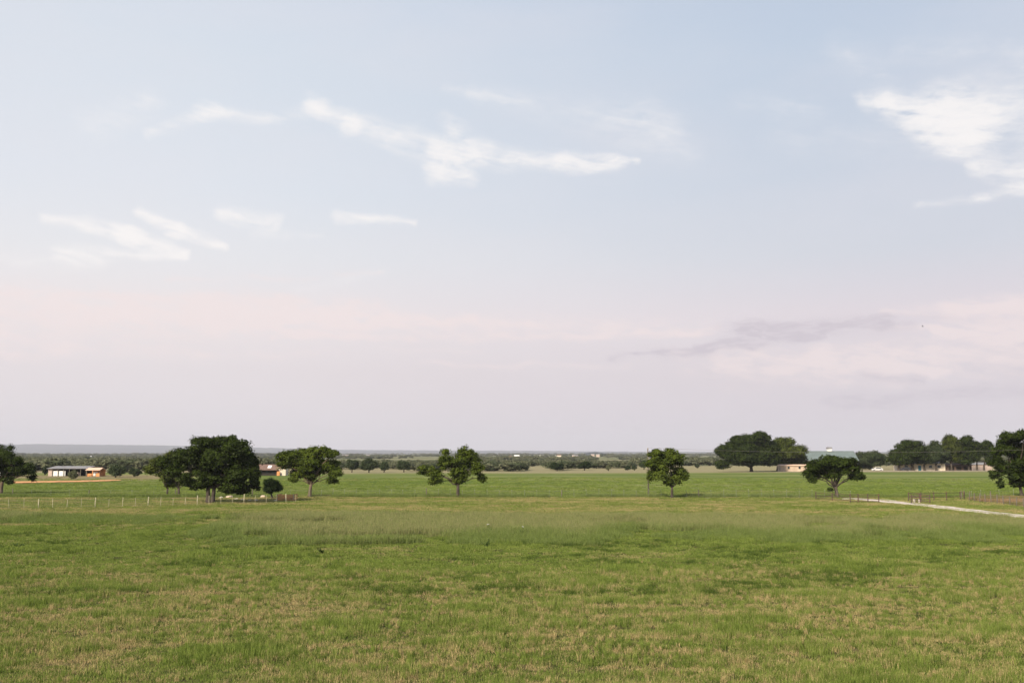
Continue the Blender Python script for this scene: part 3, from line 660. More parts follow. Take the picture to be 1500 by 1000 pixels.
# ------------------------------------------------------------------ fences
post_T = MB().box((0, 0, 0.62), (0.05, 0.05, 1.24)).box((0, -0.02, 0.62), (0.02, 0.05, 1.24)).mesh('post', M['post_pale'])
post_w = MB().tube([(0, 0, -.2), (0, 0, 0.6), (0.01, 0, 1.32)], [0.075, 0.07, 0.062], 8).mesh('wood_post', M['post_pale'])
post_dk = MB().tube([(0, 0, -.2), (0, 0, 0.6), (0.01, 0, 1.35)], [0.085, 0.08, 0.07], 8).mesh('wood_post', M['wood_grey'])
post_G = MB().box((0, 0, 0.60), (0.045, 0.04, 1.2)).mesh('steel_post', M['post_green'])
tip_G = MB().box((0, 0, 1.255), (0.048, 0.043, 0.11)).mesh('post_tip', M['post_tip'])
def fence(label, line, spacing, kinds, wires, wirer=0.008, cat='fence', hs=1.0, group=None):
    x0, y0 = line[0]; root = empty('wire_fence', (x0, y0, gz(x0, y0)), label, cat, group); base = Vector(root.location)
    pos = []
    for k in range(len(line)-1):
        a, b = Vector(line[k]), Vector(line[k+1]); n = max(1, round((b-a).length/spacing))
        for q in range(n + (1 if k == len(line)-2 else 0)): pos.append(a.lerp(b, q/n))
    P3 = [Vector((p.x, p.y, gz(p.x, p.y))) - base for p in pos]
    for q, p in enumerate(P3):
        me, tip = kinds(q)
        jx, jy = random.gauss(0, .035), random.gauss(0, .035)
        po = link_mesh('post', me, root, p, (jx, jy, random.random()), (1, 1, hs*(0.92+0.16*random.random())))
        if tip: link_mesh('post_tip', tip, po)
    for z in wires:
        mb = MB(); mb.tube([p+Vector((0, -0.05, z)) for p in P3], [wirer]*len(P3), 4); mb.build('wire', M['wire'], root)
    return root
fence('fence of thin pale posts crossing the left pasture in front of the largest oak', [(-72, 124.5), (-66, 128.5), (-52, 134.5), (-35.5, 145.5), (-32, 149)],
      1.62, lambda q: ((post_w, None) if q % 4 == 3 else (post_T, None)), (0.25, 0.5, 0.75, 1.0, 1.15))
fence('sagging fence of dark posts on the left, along the pale grass before the green field', [(-96, 168), (-70, 166.5), (-52, 166), (-33, 164)], 3.4,
      lambda q: ((post_dk, None) if q % 4 == 0 else (post_G, None)), (0.3, 0.6, 0.9, 1.15))
fence('long wire fence of steel posts with white tips across the middle of the field', [(-33, 164), (-10, 162.6), (20, 162), (50, 161), (54, 160.6)], 2.0,
      lambda q: ((post_dk, None) if q % 11 == 10 else (post_G, tip_G)), (0.2, 0.4, 0.6, 0.8, 1.0, 1.15))
fence('wire fence of dark posts between the gravel road and the dry red weeds', [(69.6, 155), (68.6, 146), (67.2, 136), (65.8, 126), (66, 108)], 2.4,
      lambda q: (post_dk, None), (0.3, 0.6, 0.9, 1.15))
fence('wire fence on the far side of the dry red weeds, under the edge oak', [(69.9, 156.5), (78, 161), (92, 162), (110, 163)], 2.4,
      lambda q: ((post_dk, None) if q % 3 == 0 else (post_G, tip_G)), (0.3, 0.6, 0.9, 1.15))

def pipe_gate(name, label, a, b, rails, hgt, uprights, cat):
    root = empty(name, (a[0], a[1], gz(*a)), label, cat); L = (Vector(b)-Vector(a)).length
    root.rotation_euler = (0, 0, math.atan2(b[1]-a[1], b[0]-a[0]))
    for u_ in uprights: MB().rod((u_*L, 0, -0.3), (u_*L, 0, hgt+0.08), 0.07, n=8).build('post', M['pipe'], root)
    for r in range(rails):
        z = hgt*(r+1)/rails*0.98 - 0.04; MB().rod((0.07, 0, z), (L-0.07, 0, z), 0.038, n=6).build('rail', M['pipe'], root)
    return root
g = pipe_gate('pipe_gate', 'rusty pipe gate on the left side of the gravel road', (49.2, 146.5), (53.0, 145.5), 4, 1.25, (0, 0.28, 0.62, 1.0), 'gate')
pipe_gate('pipe_fence', 'short pipe rail fence wing left of the road gate', (46.8, 155), (49.2, 146.8), 3, 1.2, (0, 0.5), 'fence')
g = pipe_gate('pipe_gate', 'rusty pipe pen panel right of the gravel road with pale buckets behind', (56.7, 143.0), (59.0, 142.2), 5, 1.3, (0, 0.5, 1.0), 'gate')
pipe_gate('pipe_fence', 'long low pipe rail fence right of the gravel road', (59.4, 150.8), (69.5, 154.8), 2, 1.25, (0, 0.22, 0.45, 0.68, 0.93, 1.0), 'fence')
pipe_gate('pipe_fence', 'side pipe rail joining the pen panel to the long pipe fence', (59.15, 142.5), (59.4, 150.5), 3, 1.3, (0.5,), 'fence')
# pale tubs seen above the pen panel
for lab, x, y, s_ in (('larger pale tub behind the pipe pen panel', 57.9, 145.0, 1.0), ('smaller pale tub behind the pipe pen panel', 58.7, 145.2, 0.8)):
    r = empty('feed_tub', (x, y, gz(x, y)), lab, 'tub')
    MB().tube([(0, 0, 0), (0, 0, 0.1), (0, 0, 0.6*s_), (0, 0, 0.62*s_)], [0.13*s_, 0.15*s_, 0.17*s_, 0.18*s_], 14).build('barrel', M['limestone'], r, smooth=True)
    MB().tube([(0, 0, 0.622*s_), (0, 0, 0.65*s_), (0, 0, 0.68*s_)], [0.19*s_, 0.19*s_, 0.06*s_], 14).build('lid', M['limestone'], r)

# orange board pen and rocks beside the pecan
def pen(label, x0, x1, Y, hgt, board_mat, group=None):
    a = at(x0, Y)[0]; b = at(x1, Y)[0]; L = b-a
    root = empty('board_pen', (a, Y, gz(a, Y)), label, 'pen')
    n = max(2, round(L/1.2))
    for q in range(n+1): MB().box((L*q/n, 0.06, hgt*0.5), (0.12, 0.10, hgt+0.1)).build('post', M['wood_grey'] if q % 2 else M['post_tip'], root)
    for q in range(n):
        for r in range(4):
            MB().box((L*(q+0.5)/n, -0.02, hgt*(r+0.6)/4), (L/n-0.03, 0.03, hgt/4*0.80), ry=random.gauss(0, .012)).build('board', board_mat, root)
    for q in range(2):      # returns at each end, going back
        for r in range(3): MB().box((L*q, 1.5, hgt*(r+0.7)/3), (0.03, 2.8, hgt/3*0.6)).build('side_board', board_mat, root)
    return root
pen('orange-red board pen left of the pecan trunk', 408, 431.5, 153, 0.98, M['wood_red'])
def rock(label, px_, py, wd, h, group=None, m='limestone'):
    Y = dist(py); x = at(px_, Y)[0]; k = Y/F
    b = bmesh.new(); bmesh.ops.create_icosphere(b, subdivisions=2, radius=0.5)
    for v in b.verts: v.co *= 0.8+0.35*random.random()
    for v in b.verts: v.co.x *= wd*k*0.8; v.co.y *= wd*k*0.65; v.co.z = (v.co.z*0.75+0.18)*h*k
    me = bpy.data.meshes.new('rock'); b.to_mesh(me); b.free(); me.materials.append(M[m])
    o = link_mesh('rock', me, None, (x, Y, gz(x, Y))); return tag(o, label, 'rock', group)
for q, (x, y, wd, h, lab) in enumerate([(326, 730, 10, 5, 'white boulder right under the largest oak trunk'), (338, 729, 12, 8, 'tall tan boulder right of the largest oak trunk'),
        (348, 731, 9, 4, 'low boulder between the tan boulder and the cedar, left one'), (357, 732, 10, 4, 'low flat boulder nearer the cedar'),
        (368, 733, 8, 4, 'small grey rock in front of the oak shade'), (377, 733, 8, 5, 'rounded grey rock before the right skirt of the oak'),
        (387, 729, 10, 8, 'pinkish boulder touching the left of the cedar'), (406, 733, 7, 4, 'small pale rock at the left foot of the orange pen')]):
    rock(lab, x, y, wd, h, 'boulders scattered between the largest oak and the orange pen', 'stone_tan' if q in (1, 6) else 'limestone')
rock('pale stone lying on the fence line right of the utility pole tree', 1035, 730, 8, 3)

# ------------------------------------------------------------------ utility poles and line
def pole(label, x, Y, hgt):
    r = empty('utility_pole', (x, Y, gz(x, Y)), label, 'utility pole')
    MB().tube([(0, 0, -0.5), (0, 0, hgt*0.5), (0, 0, hgt)], [0.14, 0.12, 0.09], 10).build('pole', M['wood_grey'], r, smooth=True)
    MB().box((0, -0.12, hgt-0.55), (0.10, 0.1, 0.9)).build('bracket', M['wood_grey'], r)
    for z in (hgt+0.03, hgt-1.2): MB().tube([(0, -.02, z-0.04), (0, -.02, z+0.12)], [0.05, 0.035], 8).build('insulator', M['limestone'], r)
    MB().tube([(0.22, -0.05, hgt-2.2), (0.22, -0.05, hgt-2.1), (0.22, -0.05, hgt-1.5), (0.22, -0.05, hgt-1.45)], [0.08, 0.15, 0.15, 0.1], 10).build('transformer', M['roof_grey'], r, smooth=True)
    return Vector((x, Y, gz(x, Y)+hgt))
pA = pole('slim wooden utility pole rising behind the left edge of the narrow tree', at(949, 166)[0], 166, 7.9)
pB = Vector((at(1575, 158)[0], 158, gz(at(1575, 158)[0], 158)+7.9))
pole('wooden utility pole beyond the right edge of the pasture', pB.x, pB.y, 7.9)
for dz_, lab in ((0.1, 'thin power line strung from the utility pole across the right-hand trees'),):
    pts = []
    for s_ in range(25):
        f = s_/24; p = pA.lerp(pB, f); p.z += dz_ - 4*0.75*f*(1-f); pts.append(p)
    o = MB().tube(pts, [0.012]*25, 4).build('power_line', M['wire']); tag(o, lab, 'power line')

# ------------------------------------------------------------------ buildings
def root_at(name, label, cat, x, Y, rz=0): return empty(name, (at(x, Y)[0], Y, gz(at(x, Y)[0], Y)), label, cat, None, rz)
# long open-fronted shed on the left
Y = 322; k = Y/F
r = root_at('long_shed', 'long open-fronted farm shed with grey metal roof and white panels', 'shed', 72, Y)
Ls = (128-72)*k
MB().prism([(-0.6, 2.35), (6.0, 3.05), (6.0, 3.17), (-0.6, 2.47)], -0.3, Ls+0.3).build('roof', M['roof_grey'], r)
MB().box((Ls/2, 5.8, 1.45), (Ls, 0.12, 2.9)).build('back_wall', M['dark_open'], r)
MB().box((0.7, 2.9, 1.15), (1.4, 5.6, 2.3)).build('tin_wall', M['tin_tan'], r)
for q in range(4): MB().box((2.0+q*1.02, 0.0, 0.85), (0.97, 0.05, 1.6)).build('white_panel', M['white'], r)
for q in range(7): MB().box((1.45+(Ls-1.5)*q/6, -0.2, 1.18), (0.14, 0.14, 2.36)).build('post', M['wood_grey'], r)
MB().box((8.6, 1.5, 0.6), (1.6, 1.6, 1.2), bevel=.1).build('hay_bale', M['tin_tan'], r)
Y = 318; k = Y/F
r = root_at('small_shed', 'small shed with peach-coloured roof and open front, right end of the farm sheds', 'shed', 128.5, Y)
L = (148-128.5)*k
MB().prism([(-0.8, 2.0), (1.8, 2.75), (4.4, 2.0), (4.4, 1.9), (1.8, 2.63), (-0.8, 1.9)], -0.2, L+0.2).build('roof', M['roof_peach'], r)
MB().box((L/2, 4.1, 1.0), (L, 0.1, 2.0)).build('back_wall', M['wood_red'], r)
MB().box((0.8, 0.0, 0.45), (1.5, 0.1, 0.9)).build('half_wall', M['wood_red'], r)
MB().box((2.3, 1.0, 0.75), (1.1, 1.2, 1.3), bevel=.05).build('white_tank', M['white'], r)
MB().box((3.5, 0.0, 0.5), (1.1, 0.1, 1.0)).build('half_wall', M['wood_red'], r)
for q in (0.05, L/2, L-0.05): MB().box((q, -0.2, 0.98), (0.12, 0.12, 1.96)).build('post', M['wood_grey'], r)
# tan wall glimpsed through the left edge oak
Y = 330; r = root_at('farm_shed', 'pale shed glimpsed through the gap in the left edge oak', 'shed', 2, Y)
MB().box((1.3, 1.5, 1.6), (3.2, 3, 3.2)).build('wall', M['white'], r); MB().prism([(-0.3, 3.2), (1.5, 4.0), (3.3, 3.2)], -0.4, 3.1).build('roof', M['roof_grey'], r)
# farmhouse between the largest oak and the pecan
Y = 335; k = Y/F
r = root_at('farmhouse', 'brown-roofed farmhouse with dormer seen between the largest oak and the pecan', 'house', 377, Y)
L = (419-377)*k
MB().box((L/2-0.4, 3.3, 1.0), (L*0.8, 5.4, 2.0)).build('wall', M['dark_open'], r)
MB().prism([(-0.6, 1.9), (3.3, 3.7), (7.2, 1.9), (7.2, 1.78), (-0.6, 1.78)], -0.3, L*0.72).build('roof', M['roof_brown'], r)
MB().prism([(0.4, 2.35), (2.4, 3.35), (2.4, 2.35)], 3.3, 4.5).build('dormer', M['white'], r)
o = MB().box((L*0.86, 2.6, 1.3), (2.4, 4.2, 2.6)).build('wing_wall', M['cream'], r)
MB().prism([(L*0.86-1.5, 2.6), (L*0.86, 3.9), (L*0.86+1.5, 2.6)], 0.2, 5.0, 'Y').build('wing_roof', M['roof_peach'], r)
MB().box((L*0.75, -0.2, 0.7), (1.0, 0.15, 1.4)).build('porch_panel', M['wood_red'], r)
for q in range(4): MB().box((1.4+q*1.9, 0.58, 1.1), (0.6, 0.05, 0.9)).build('window', M['glass'], r)
# the green-roofed barn on the right
Y = 425; k = Y/F
r = root_at('green_roofed_barn', 'big cream barn with green metal roof and small white cupola', 'barn', 1152, Y)
L = (1256-1152)*k
MB().box((L/2, 6, 2.2), (L-1, 10, 4.4)).build('wall', M['cream'], r)
MB().prism([(-0.6, 4.2), (6, 8.2), (12.6, 4.2), (12.6, 4.05), (6, 8.05), (-0.6, 4.05)], 4.0, L+0.2).build('roof', M['roof_green'], r)
for q in range(26):
    x = 4.5+q*(L-4.7)/25; MB().prism([(-0.6, 4.215), (6, 8.215), (6, 8.26), (-0.6, 4.26)], x-0.04, x+0.04).build('roof_seam', M['roof_green'], r)
cp = MB().box(((1221-1152)*k, 6, 8.6), (1.7, 1.7, 1.1)).build('cupola', M['white'], r)
MB().prism([(4.9, 9.16), (6, 9.9), (7.1, 9.16)], (1221-1152)*k-1.1, (1221-1152)*k+1.1).build('cupola_roof', M['roof_grey'], cp)
for q in range(5): MB().box((3+q*5.5, 0.96, 2.2), (1.3, 0.08, 1.2)).build('window', M['glass'], r)
MB().box((L*0.62, 0.95, 1.6), (3.2, 0.06, 3.1)).build('door', M['white'], r)
# stone annex left of the barn
Y = 402; k = Y/F
r = root_at('stone_annex', 'low sunlit tan stone wing showing under the rounder far oak', 'building', 1143, Y)
MB().box((5.6, 2.5, 1.15), (11.2, 4.6, 2.3)).build('wall', M['stone_tan'], r)
MB().prism([(-0.2, 2.3), (2.5, 2.8), (5.2, 2.3), (5.2, 2.2), (-0.2, 2.2)], -0.2, 11.5).build('roof', M['roof_peach'], r)
for q in (3.2, 7.6): MB().box((q, 0.18, 1.5), (0.8, 0.06, 1.0)).build('window', M['glass'], r)
# house with the teal door
Y = 410.5; k = Y/F
r = root_at('cream_house', 'cream stucco house with teal door behind the right-hand row of oaks', 'house', 1318, Y)
L = (1384-1318)*k
MB().box((L/2, 4, 1.5), (L, 7, 3.0)).build('wall', M['cream'], r)
MB().prism([(0, 3.0), (4, 3.7), (8, 3.0), (8, 2.9), (0, 2.9)], -0.4, L+0.4).build('roof', M['roof_grey'], r)
d_ = MB().box(((1346.5-1318)*k, 0.46, 1.05), (1.15, 0.08, 2.1)).build('door', M['teal'], r); MB().box(((1346.5-1318)*k+0.42, 0.39, 1.0), (0.06, 0.06, 0.1)).build('handle', M['white'], d_)
for q in (2.6, 12.5, 16.0): wn = MB().box((q, 0.47, 1.7), (1.3, 0.06, 1.1)).build('window', M['glass'], r); MB().box((q, 0.45, 1.09), (1.5, 0.16, 0.08)).build('sill', M['white'], wn)
Y = 411; k = Y/F
r = root_at('brown_shed', 'low dark brown shed between the far oaks on the right', 'shed', 1386, Y)
MB().box((5.2, 2.5, 1.15), (10.4, 4, 2.3)).build('wall', M['pipe'], r)
MB().prism([(0, 2.3), (2.5, 3.0), (5, 2.3), (5, 2.2), (0, 2.2)], -0.3, 10.7).build('roof', M['roof_brown'], r)
for q in (1.4, 4.4, 7.4): MB().box((q+0.6, 0.47, 0.95), (2.0, 0.06, 1.8)).build('door', M['dark_open'], r)
Y = 426; r = root_at('tan_shed', 'pale tan shed behind the last far oaks of the right-hand row', 'shed', 1424, Y)
MB().box((4, 2, 1.2), (8, 4, 2.4)).build('wall', M['tin_tan'], r); MB().prism([(-0.3, 2.4), (2, 3.3), (4.3, 2.4)], -0.3, 8.3).build('roof', M['roof_grey'], r)
# small far houses on the plain
for (x, Yd, wd, h, rf, lab) in [(130, 1500, 8, 4.6, 'white', 'white far farmhouse on the plain above the small peach-roofed shed'),
        (176, 1600, 5, 3.5, 'roof_grey', 'small pale far house right of the white far farmhouse'), (184, 1620, 4, 3.2, 'roof_grey', 'tiny far house beside the small pale one, above the broad bush'),
        (506, 2100, 9, 6, 'roof_grey', 'low white far building above the short row of dark trees'), (539, 2300, 5, 5, 'roof_grey', 'tiny white far building above the middle of the dark row'),
        (757, 1500, 7, 6.2, 'white', 'brightest white far house right of the lone ragged tree'), (748, 1580, 4, 5, 'roof_brown', 'brownish far house left of the brightest white one'),
        (768, 1540, 4, 4.5, 'roof_grey', 'small far house right of the brightest white one'), (819, 1900, 6, 6, 'roof_brown', 'tan far house above the left big shrub'),
        (840, 1900, 4, 6, 'roof_grey', 'narrow white far house left of the knoll'), (844, 1850, 5, 5.5, 'roof_grey', 'pinkish far house left of the knoll'),
        (868, 2600, 5, 7, 'roof_grey', 'pale far house on the face of the knoll'), (876, 2400, 5, 6.5, 'roof_grey', 'white far house at the right foot of the knoll')]:
    r = root_at('far_house', lab, 'house', x, Yd, random.uniform(-.3, .3)); L = wd*Yd/F
    z0 = 0.7
    MB().box((0, 0, (h+z0)/2-0.7), (L, L*0.6, h+z0-1.4)).build('wall', M['tin_tan' if rf == 'roof_grey' else 'cream'], r)
    MB().prism([(-L*0.36, h+z0-1.4), (0, h+z0+0.3), (L*0.36, h+z0-1.4)], -L*0.54, L*0.54).build('roof', M[rf], r)

# ------------------------------------------------------------------ vehicles by the buildings
def car(label, x, Y, paint, rz, van=False):
    r = root_at('parked_car', label, 'car', x, Y, rz)
    prof = [(-2.1, 0.35), (-2.15, 0.75), (-2.0, 0.95), (-1.1, 1.02), (-0.55, 1.5), (1.2, 1.55), (1.85, 1.05), (2.1, 0.95), (2.12, 0.35)]
    b = MB().prism([(a, z) for a, z in prof], -0.85, 0.85, 'Y'); o = b.build('body', M[paint], r)
    bv = o.modifiers.new('bevel', 'BEVEL'); bv.width = 0.06; bv.segments = 2
    for s_ in (-1, 1): MB().prism([(-0.95, 1.05), (-0.5, 1.42), (1.1, 1.46), (1.6, 1.06)], s_*0.853, s_*0.865, 'Y').build('side_window', M['glass'], r)
    for s_ in (-1, 1):
        for a in (-1.35, 1.3):
            w_ = MB().tube([(a, s_*0.72, 0.33), (a, s_*0.90, 0.33)], [0.33, 0.33], 14).build('wheel', M['tyre'], r)
            MB().tube([(a, s_*0.895, 0.33), (a, s_*0.915, 0.33)], [0.18, 0.16], 10).build('rim', M['roof_grey'], w_)
    return r
car('dark car parked in the shade of the far two-trunked oak', 1325, 403, 'paint_dark', 0.1)
car('white car parked left of the right-hand row of oaks', 1284, 404, 'paint_white', -0.15)

# ------------------------------------------------------------------ flying bird
def bird(label, px_, py, Y, span):
    x, z = at(px_, Y, py); b = bmesh.new(); s_ = span/2
    # closed lofted body-and-wing surface: cross-sections along the wing span
    secs = [(-1, -0.10, 0.30, 0.02, 0.01), (-0.6, 0.10, 0.16, 0.11, 0.02), (-0.18, 0.17, 0.02, 0.17, 0.03), (-0.07, 0.30, -0.02, 0.30, 0.08), (0.07, 0.30, -0.02, 0.30, 0.08), (0.18, 0.17, 0.02, 0.17, 0.03), (0.6, 0.10, 0.20, 0.11, 0.02), (1, -0.10, 0.36, 0.02, 0.01)]
    rings = []
    for (u_, fwd, zz, ch, th) in secs:
        c0 = fwd-ch
        rings.append([b.verts.new((u_*s_, (c0+math.cos(a)*ch)*s_*0.9, (zz+math.sin(a)*th)*s_)) for a in (0, 1.05, 2.1, 3.14, 4.19, 5.24)])
    for q in range(len(rings)-1):
        for i_ in range(6): b.faces.new((rings[q][i_], rings[q][(i_+1) % 6], rings[q+1][(i_+1) % 6], rings[q+1][i_]))
    b.faces.new(rings[0][::-1]); b.faces.new(rings[-1])
    # head and tail pulled out of the body
    me = bpy.data.meshes.new('bird'); bmesh.ops.recalc_face_normals(b, faces=b.faces[:])
    for v in list(b.verts):
        if abs(v.co.x) < s_*0.08:
            if v.co.y < -0.2*s_: v.co.y -= 0.18*s_
            if v.co.y > 0.1*s_: v.co.y += 0.12*s_
    b.to_mesh(me); b.free(); me.materials.append(M['bird'])
    o = link_mesh('bird', me, None, (x, Y, z), (0.2, 0.15, 0.9)); m = o.modifiers.new('round', 'SUBSURF'); m.levels = m.render_levels = 1
    return tag(o, label, 'bird')
bird('small dark bird flying in the pale sky on the right', 1351.5, 478, 110, 0.62)

# ------------------------------------------------------------------ grass
def grass_material(name, greens, straws, light=1.0):
    m = bpy.data.materials.new(name); m.use_nodes = True; t = NT(m.node_tree); t.n.clear()
    o = t.new('ShaderNodeOutputMaterial'); a = t.new('ShaderNodeAttribute', attribute_type='INSTANCER', attribute_name='dry')
    oi = t.new('ShaderNodeObjectInfo'); pos = t.new('ShaderNodeNewGeometry').outputs['Position']
    n = t.noise(pos, 4.0, 3, 0.75); n2 = t.noise(t.scale(pos, (1, 1, 0.2)), 11.0, 2, 0.6); bl = t.noise(pos, 60.0, 1, 0.5)
    g = t.mix(t.math('ADD', t.math('MULTIPLY', oi.outputs['Random'], 0.5), t.math('MULTIPLY', t.remap(bl, 0.35, 0.65), 0.5)), greens[0], greens[1]); s_ = t.mix(t.remap(bl, 0.35, 0.65), straws[0], straws[1])
    f = t.math('ADD', a.outputs['Fac'], t.math('ADD', t.math('MULTIPLY', t.math('SUBTRACT', n, 0.5), 1.2), t.math('ADD', t.math('MULTIPLY', t.math('SUBTRACT', n2, 0.5), 1.3), t.math('MULTIPLY', t.math('SUBTRACT', bl, 0.5), 0.9))))
    c = t.mix(t.remap(f, 0.30, 0.72), g, s_)
    d = t.new('ShaderNodeBsdfDiffuse'); t.put(d.inputs[0], c); tr = t.new('ShaderNodeBsdfTranslucent'); t.put(tr.inputs[0], c)
    mx = t.new('ShaderNodeMixShader'); mx.inputs[0].default_value = 0.35; t.l.new(d.outputs[0], mx.inputs[1]); t.l.new(tr.outputs[0], mx.inputs[2])
    t.l.new(mx.outputs[0], o.inputs[0]); return m
M['grass'] = grass_material('pasture_grass', ((0.045, 0.086, 0.011), (0.275, 0.335, 0.078)), ((0.22, 0.170, 0.072), (0.60, 0.47, 0.24)))
M['tall_grass'] = grass_material('seeding_tall_grass', ((0.090, 0.138, 0.026), (0.235, 0.280, 0.090)), ((0.22, 0.22, 0.095), (0.36, 0.32, 0.165)))
def tuft(m, nb, rad, h0, h1, wd, lean):
    V = []; Fs = []
    for q in range(nb):
        a = random.random()*6.28; r = rad*math.sqrt(random.random()); x, y = math.cos(a)*r, math.sin(a)*r
        h = random.uniform(h0, h1); da = random.random()*6.28; le = random.random()*lean*h; t = random.random()*3.14
        wx, wy = math.cos(t)*wd/2, math.sin(t)*wd/2; i0 = len(V)
        mx, my = x+math.cos(da)*le*0.3, y+math.sin(da)*le*0.3; tx, ty = x+math.cos(da)*le, y+math.sin(da)*le
        V += [(x-wx, y-wy, -0.02), (x+wx, y+wy, -0.02), (mx+wx*.8, my+wy*.8, h*0.6), (mx-wx*.8, my-wy*.8, h*0.6), (tx+wx*.15, ty+wy*.15, h), (tx-wx*.15, ty-wy*.15, h)]
        Fs += [(i0, i0+1, i0+2, i0+3), (i0+3, i0+2, i0+4, i0+5)]
    return mesh_np('grass_tuft', V, Fs, m)
def band(n, Y0, Y1, power=1.0, margin=6.0):
    """random spots, evenly dense on the ground, in the strip of view between two distances"""
    c = rng.random(n*2); W0 = 0.52*Y0+margin; W1 = 0.52*Y1+margin
    Yr = Y0+(Y1-Y0)*rng.random(n*3); keep = rng.random(n*3) < (0.52*Yr+margin)/W1*np.power(Y0/Yr, power); Yr = Yr[keep][:n]
    X = (rng.random(len(Yr))*2-1)*(0.52*Yr+margin); return X, Yr
def dryness(X, Y):
    a = N1.fbm(X/5+40, Y/5, 4); b = N3.fbm(X/1.1+40, Y/1.3, 3)
    v = 0.55*a+0.50*b
    mow = 0.30*(np.maximum(np.sin((Y+0.05*X)/2.6*2*math.pi + 2.0*N2.fbm(X/9, Y/9, 2)), 0)**2-0.22)*sst(0.35, 0.6, N4.fbm(X/11, Y/6, 2))*(1-sst(52, 80, Y))
    return v + mow - 0.10*sst(52, 70, Y)*(1-sst(88, 100, Y))
def lush(X, Y): return N4.fbm(X/2.2+11, Y/2.2, 3)
on_road = lambda X, Y: np.abs(X - np.interp(Y, [30, 60, 90, 112, 128, 138, 147, 154, 158, 160], [68, 63, 59.5, 57, 56.2, 55.6, 56.2, 55.4, 53.6, 51.8])) < np.where(Y < 159, 2.1+0.8*(Y > 142), 0)
def lay(name, label, m, protos, X, Y, hs, dry, wide=1.0):
    k = ~on_road(X, Y); X, Y, hs, dry = X[k], Y[k], hs[k], dry[k]; n = len(X)
    s = (0.85+0.4*rng.random(n))*wide
    scl = np.stack([s, s, hs*(0.75+0.5*rng.random(n))], -1)
    rot = np.stack([rng.normal(size=n)*.06, rng.normal(size=n)*.06, rng.random(n)*6.28], -1)
    o = scatter(name, np.stack([X, Y, ground(X, Y)-0.005], -1), scl, rot, rng.integers(0, len(protos), n), protos, dry)
    return tag(o, label, 'grass', kind='stuff')
short = [tuft(M['grass'], 40, 0.22, 0.05, 0.17, 0.012, 0.7) for _ in range(8)]
X, Y = band(36000, 25.0, 62.0, 0.9); dr = dryness(X, Y); lu = lush(X, Y)
hs = 0.6+1.3*sst(0.45, 0.72, lu)+0.7*rng.random(len(X))**2; hs *= np.where(dr > 0.62, 0.8, 1)
dd = sst(0.30, 0.80, dr)*0.50+0.17 - 0.22*sst(0.50, 0.72, lu) + 0.20*rng.normal(size=len(X))
lay('grass', 'short mown pasture grass with straw-coloured patches nearest the viewer', M['grass'], short, X, Y, hs, np.clip(dd, 0, 1))
mid = [tuft(M['grass'], 46, 0.42, 0.08, 0.20, 0.022, 0.8) for _ in range(8)]
bunch = [tuft(M['grass'], 22, 0.09, 0.12, 0.27, 0.013, 0.55) for _ in range(6)]
X, Y = band(13000, 25.0, 66.0, 0.9); lu = N2.fbm(X/1.6+5, Y/1.6, 3); k_ = lu > 0.47; X, Y = X[k_], Y[k_]; dr = dryness(X, Y)
lay('grass', 'taller bunches of grass standing up through the mown pasture', M['grass'], bunch, X, Y, 0.7+0.6*rng.random(len(X)), np.clip(np.where(rng.random(len(X)) < 0.25, 0.75, 0.05)+0.4*(dr-0.5), 0, 1))
X, Y = band(42000, 60.0, 128.0, 0.4); dr = dryness(X, Y); lu = lush(X*0.5, Y*0.5)
hs = 0.7+1.2*sst(0.52, 0.72, lu)
dd = sst(0.38, 0.78, dr)*0.50+0.04 - 0.20*sst(0.52, 0.72, lu) + 0.16*rng.normal(size=len(X)) + 0.35*sst(112, 124, Y)
lay('grass', 'greener pasture grass in the middle distance', M['grass'], mid, X, Y, hs, np.clip(dd, 0, 1))
tall = [tuft(M['tall_grass'], 42, 0.40, 0.30, 0.72, 0.018, 0.45) for _ in range(8)]
X, Y = band(46000, 78.0, 122.0, 0.2)
edge = 87 + 26*(N2.fbm(X/11, Y*0+3.0, 4)-0.5)*2 + 3*np.sin(X/17); far = 112+10*(N3.fbm(X/15, Y*0+8, 3)-0.5)*2
kk = (Y > edge) & (Y < far) & (N4.fbm(X/6, Y/5, 3) > 0.36); X, Y, edge = X[kk], Y[kk], edge[kk]
dd = 0.06 + 0.46*sst(0, 16, Y-edge)
lay('grass', 'band of tall seeding grass crossing the pasture before the fences', M['tall_grass'], tall, X, Y, np.full(len(X), 1.0)*(0.55+0.5*sst(0, 8, Y-edge)), dd)
X, Y = band(26000, 120.0, 163.0, 0.2); dr = dryness(X*0.5, Y*1.2)
lay('grass', 'dry yellowish pasture grass between the tall band and the cross fence', M['grass'], mid, X, Y, 0.75+0.5*rng.random(len(X)), np.clip(0.18+0.40*sst(0.38, 0.70, dr)+0.1*rng.normal(size=len(X)), 0, 1), 1.5)
n = 24000; Y = 50+(112-50)*rng.random(n); X = (rng.random(n)*2-1)*(0.52*Y+6)
k = N1.fbm(X/6+20, Y/3.4, 3)*0.6+N2.fbm(X/1.5, Y/1.5, 2)*0.4 > 0.603; X, Y = X[k], Y[k]
M['rank'] = grass_material('rank_green_weeds', ((0.035, 0.062, 0.012), (0.120, 0.165, 0.036)), ((0.12, 0.12, 0.05), (0.2, 0.18, 0.09)))
rank = [tuft(M['rank'], 40, 0.34, 0.25, 0.62, 0.02, 0.5) for _ in range(4)]
lay('grass', 'darker rank patches of weeds and grass left standing in the pasture', M['rank'], rank, X, Y, 0.32+0.2*rng.random(len(X)), np.full(len(X), -0.25), 0.8)
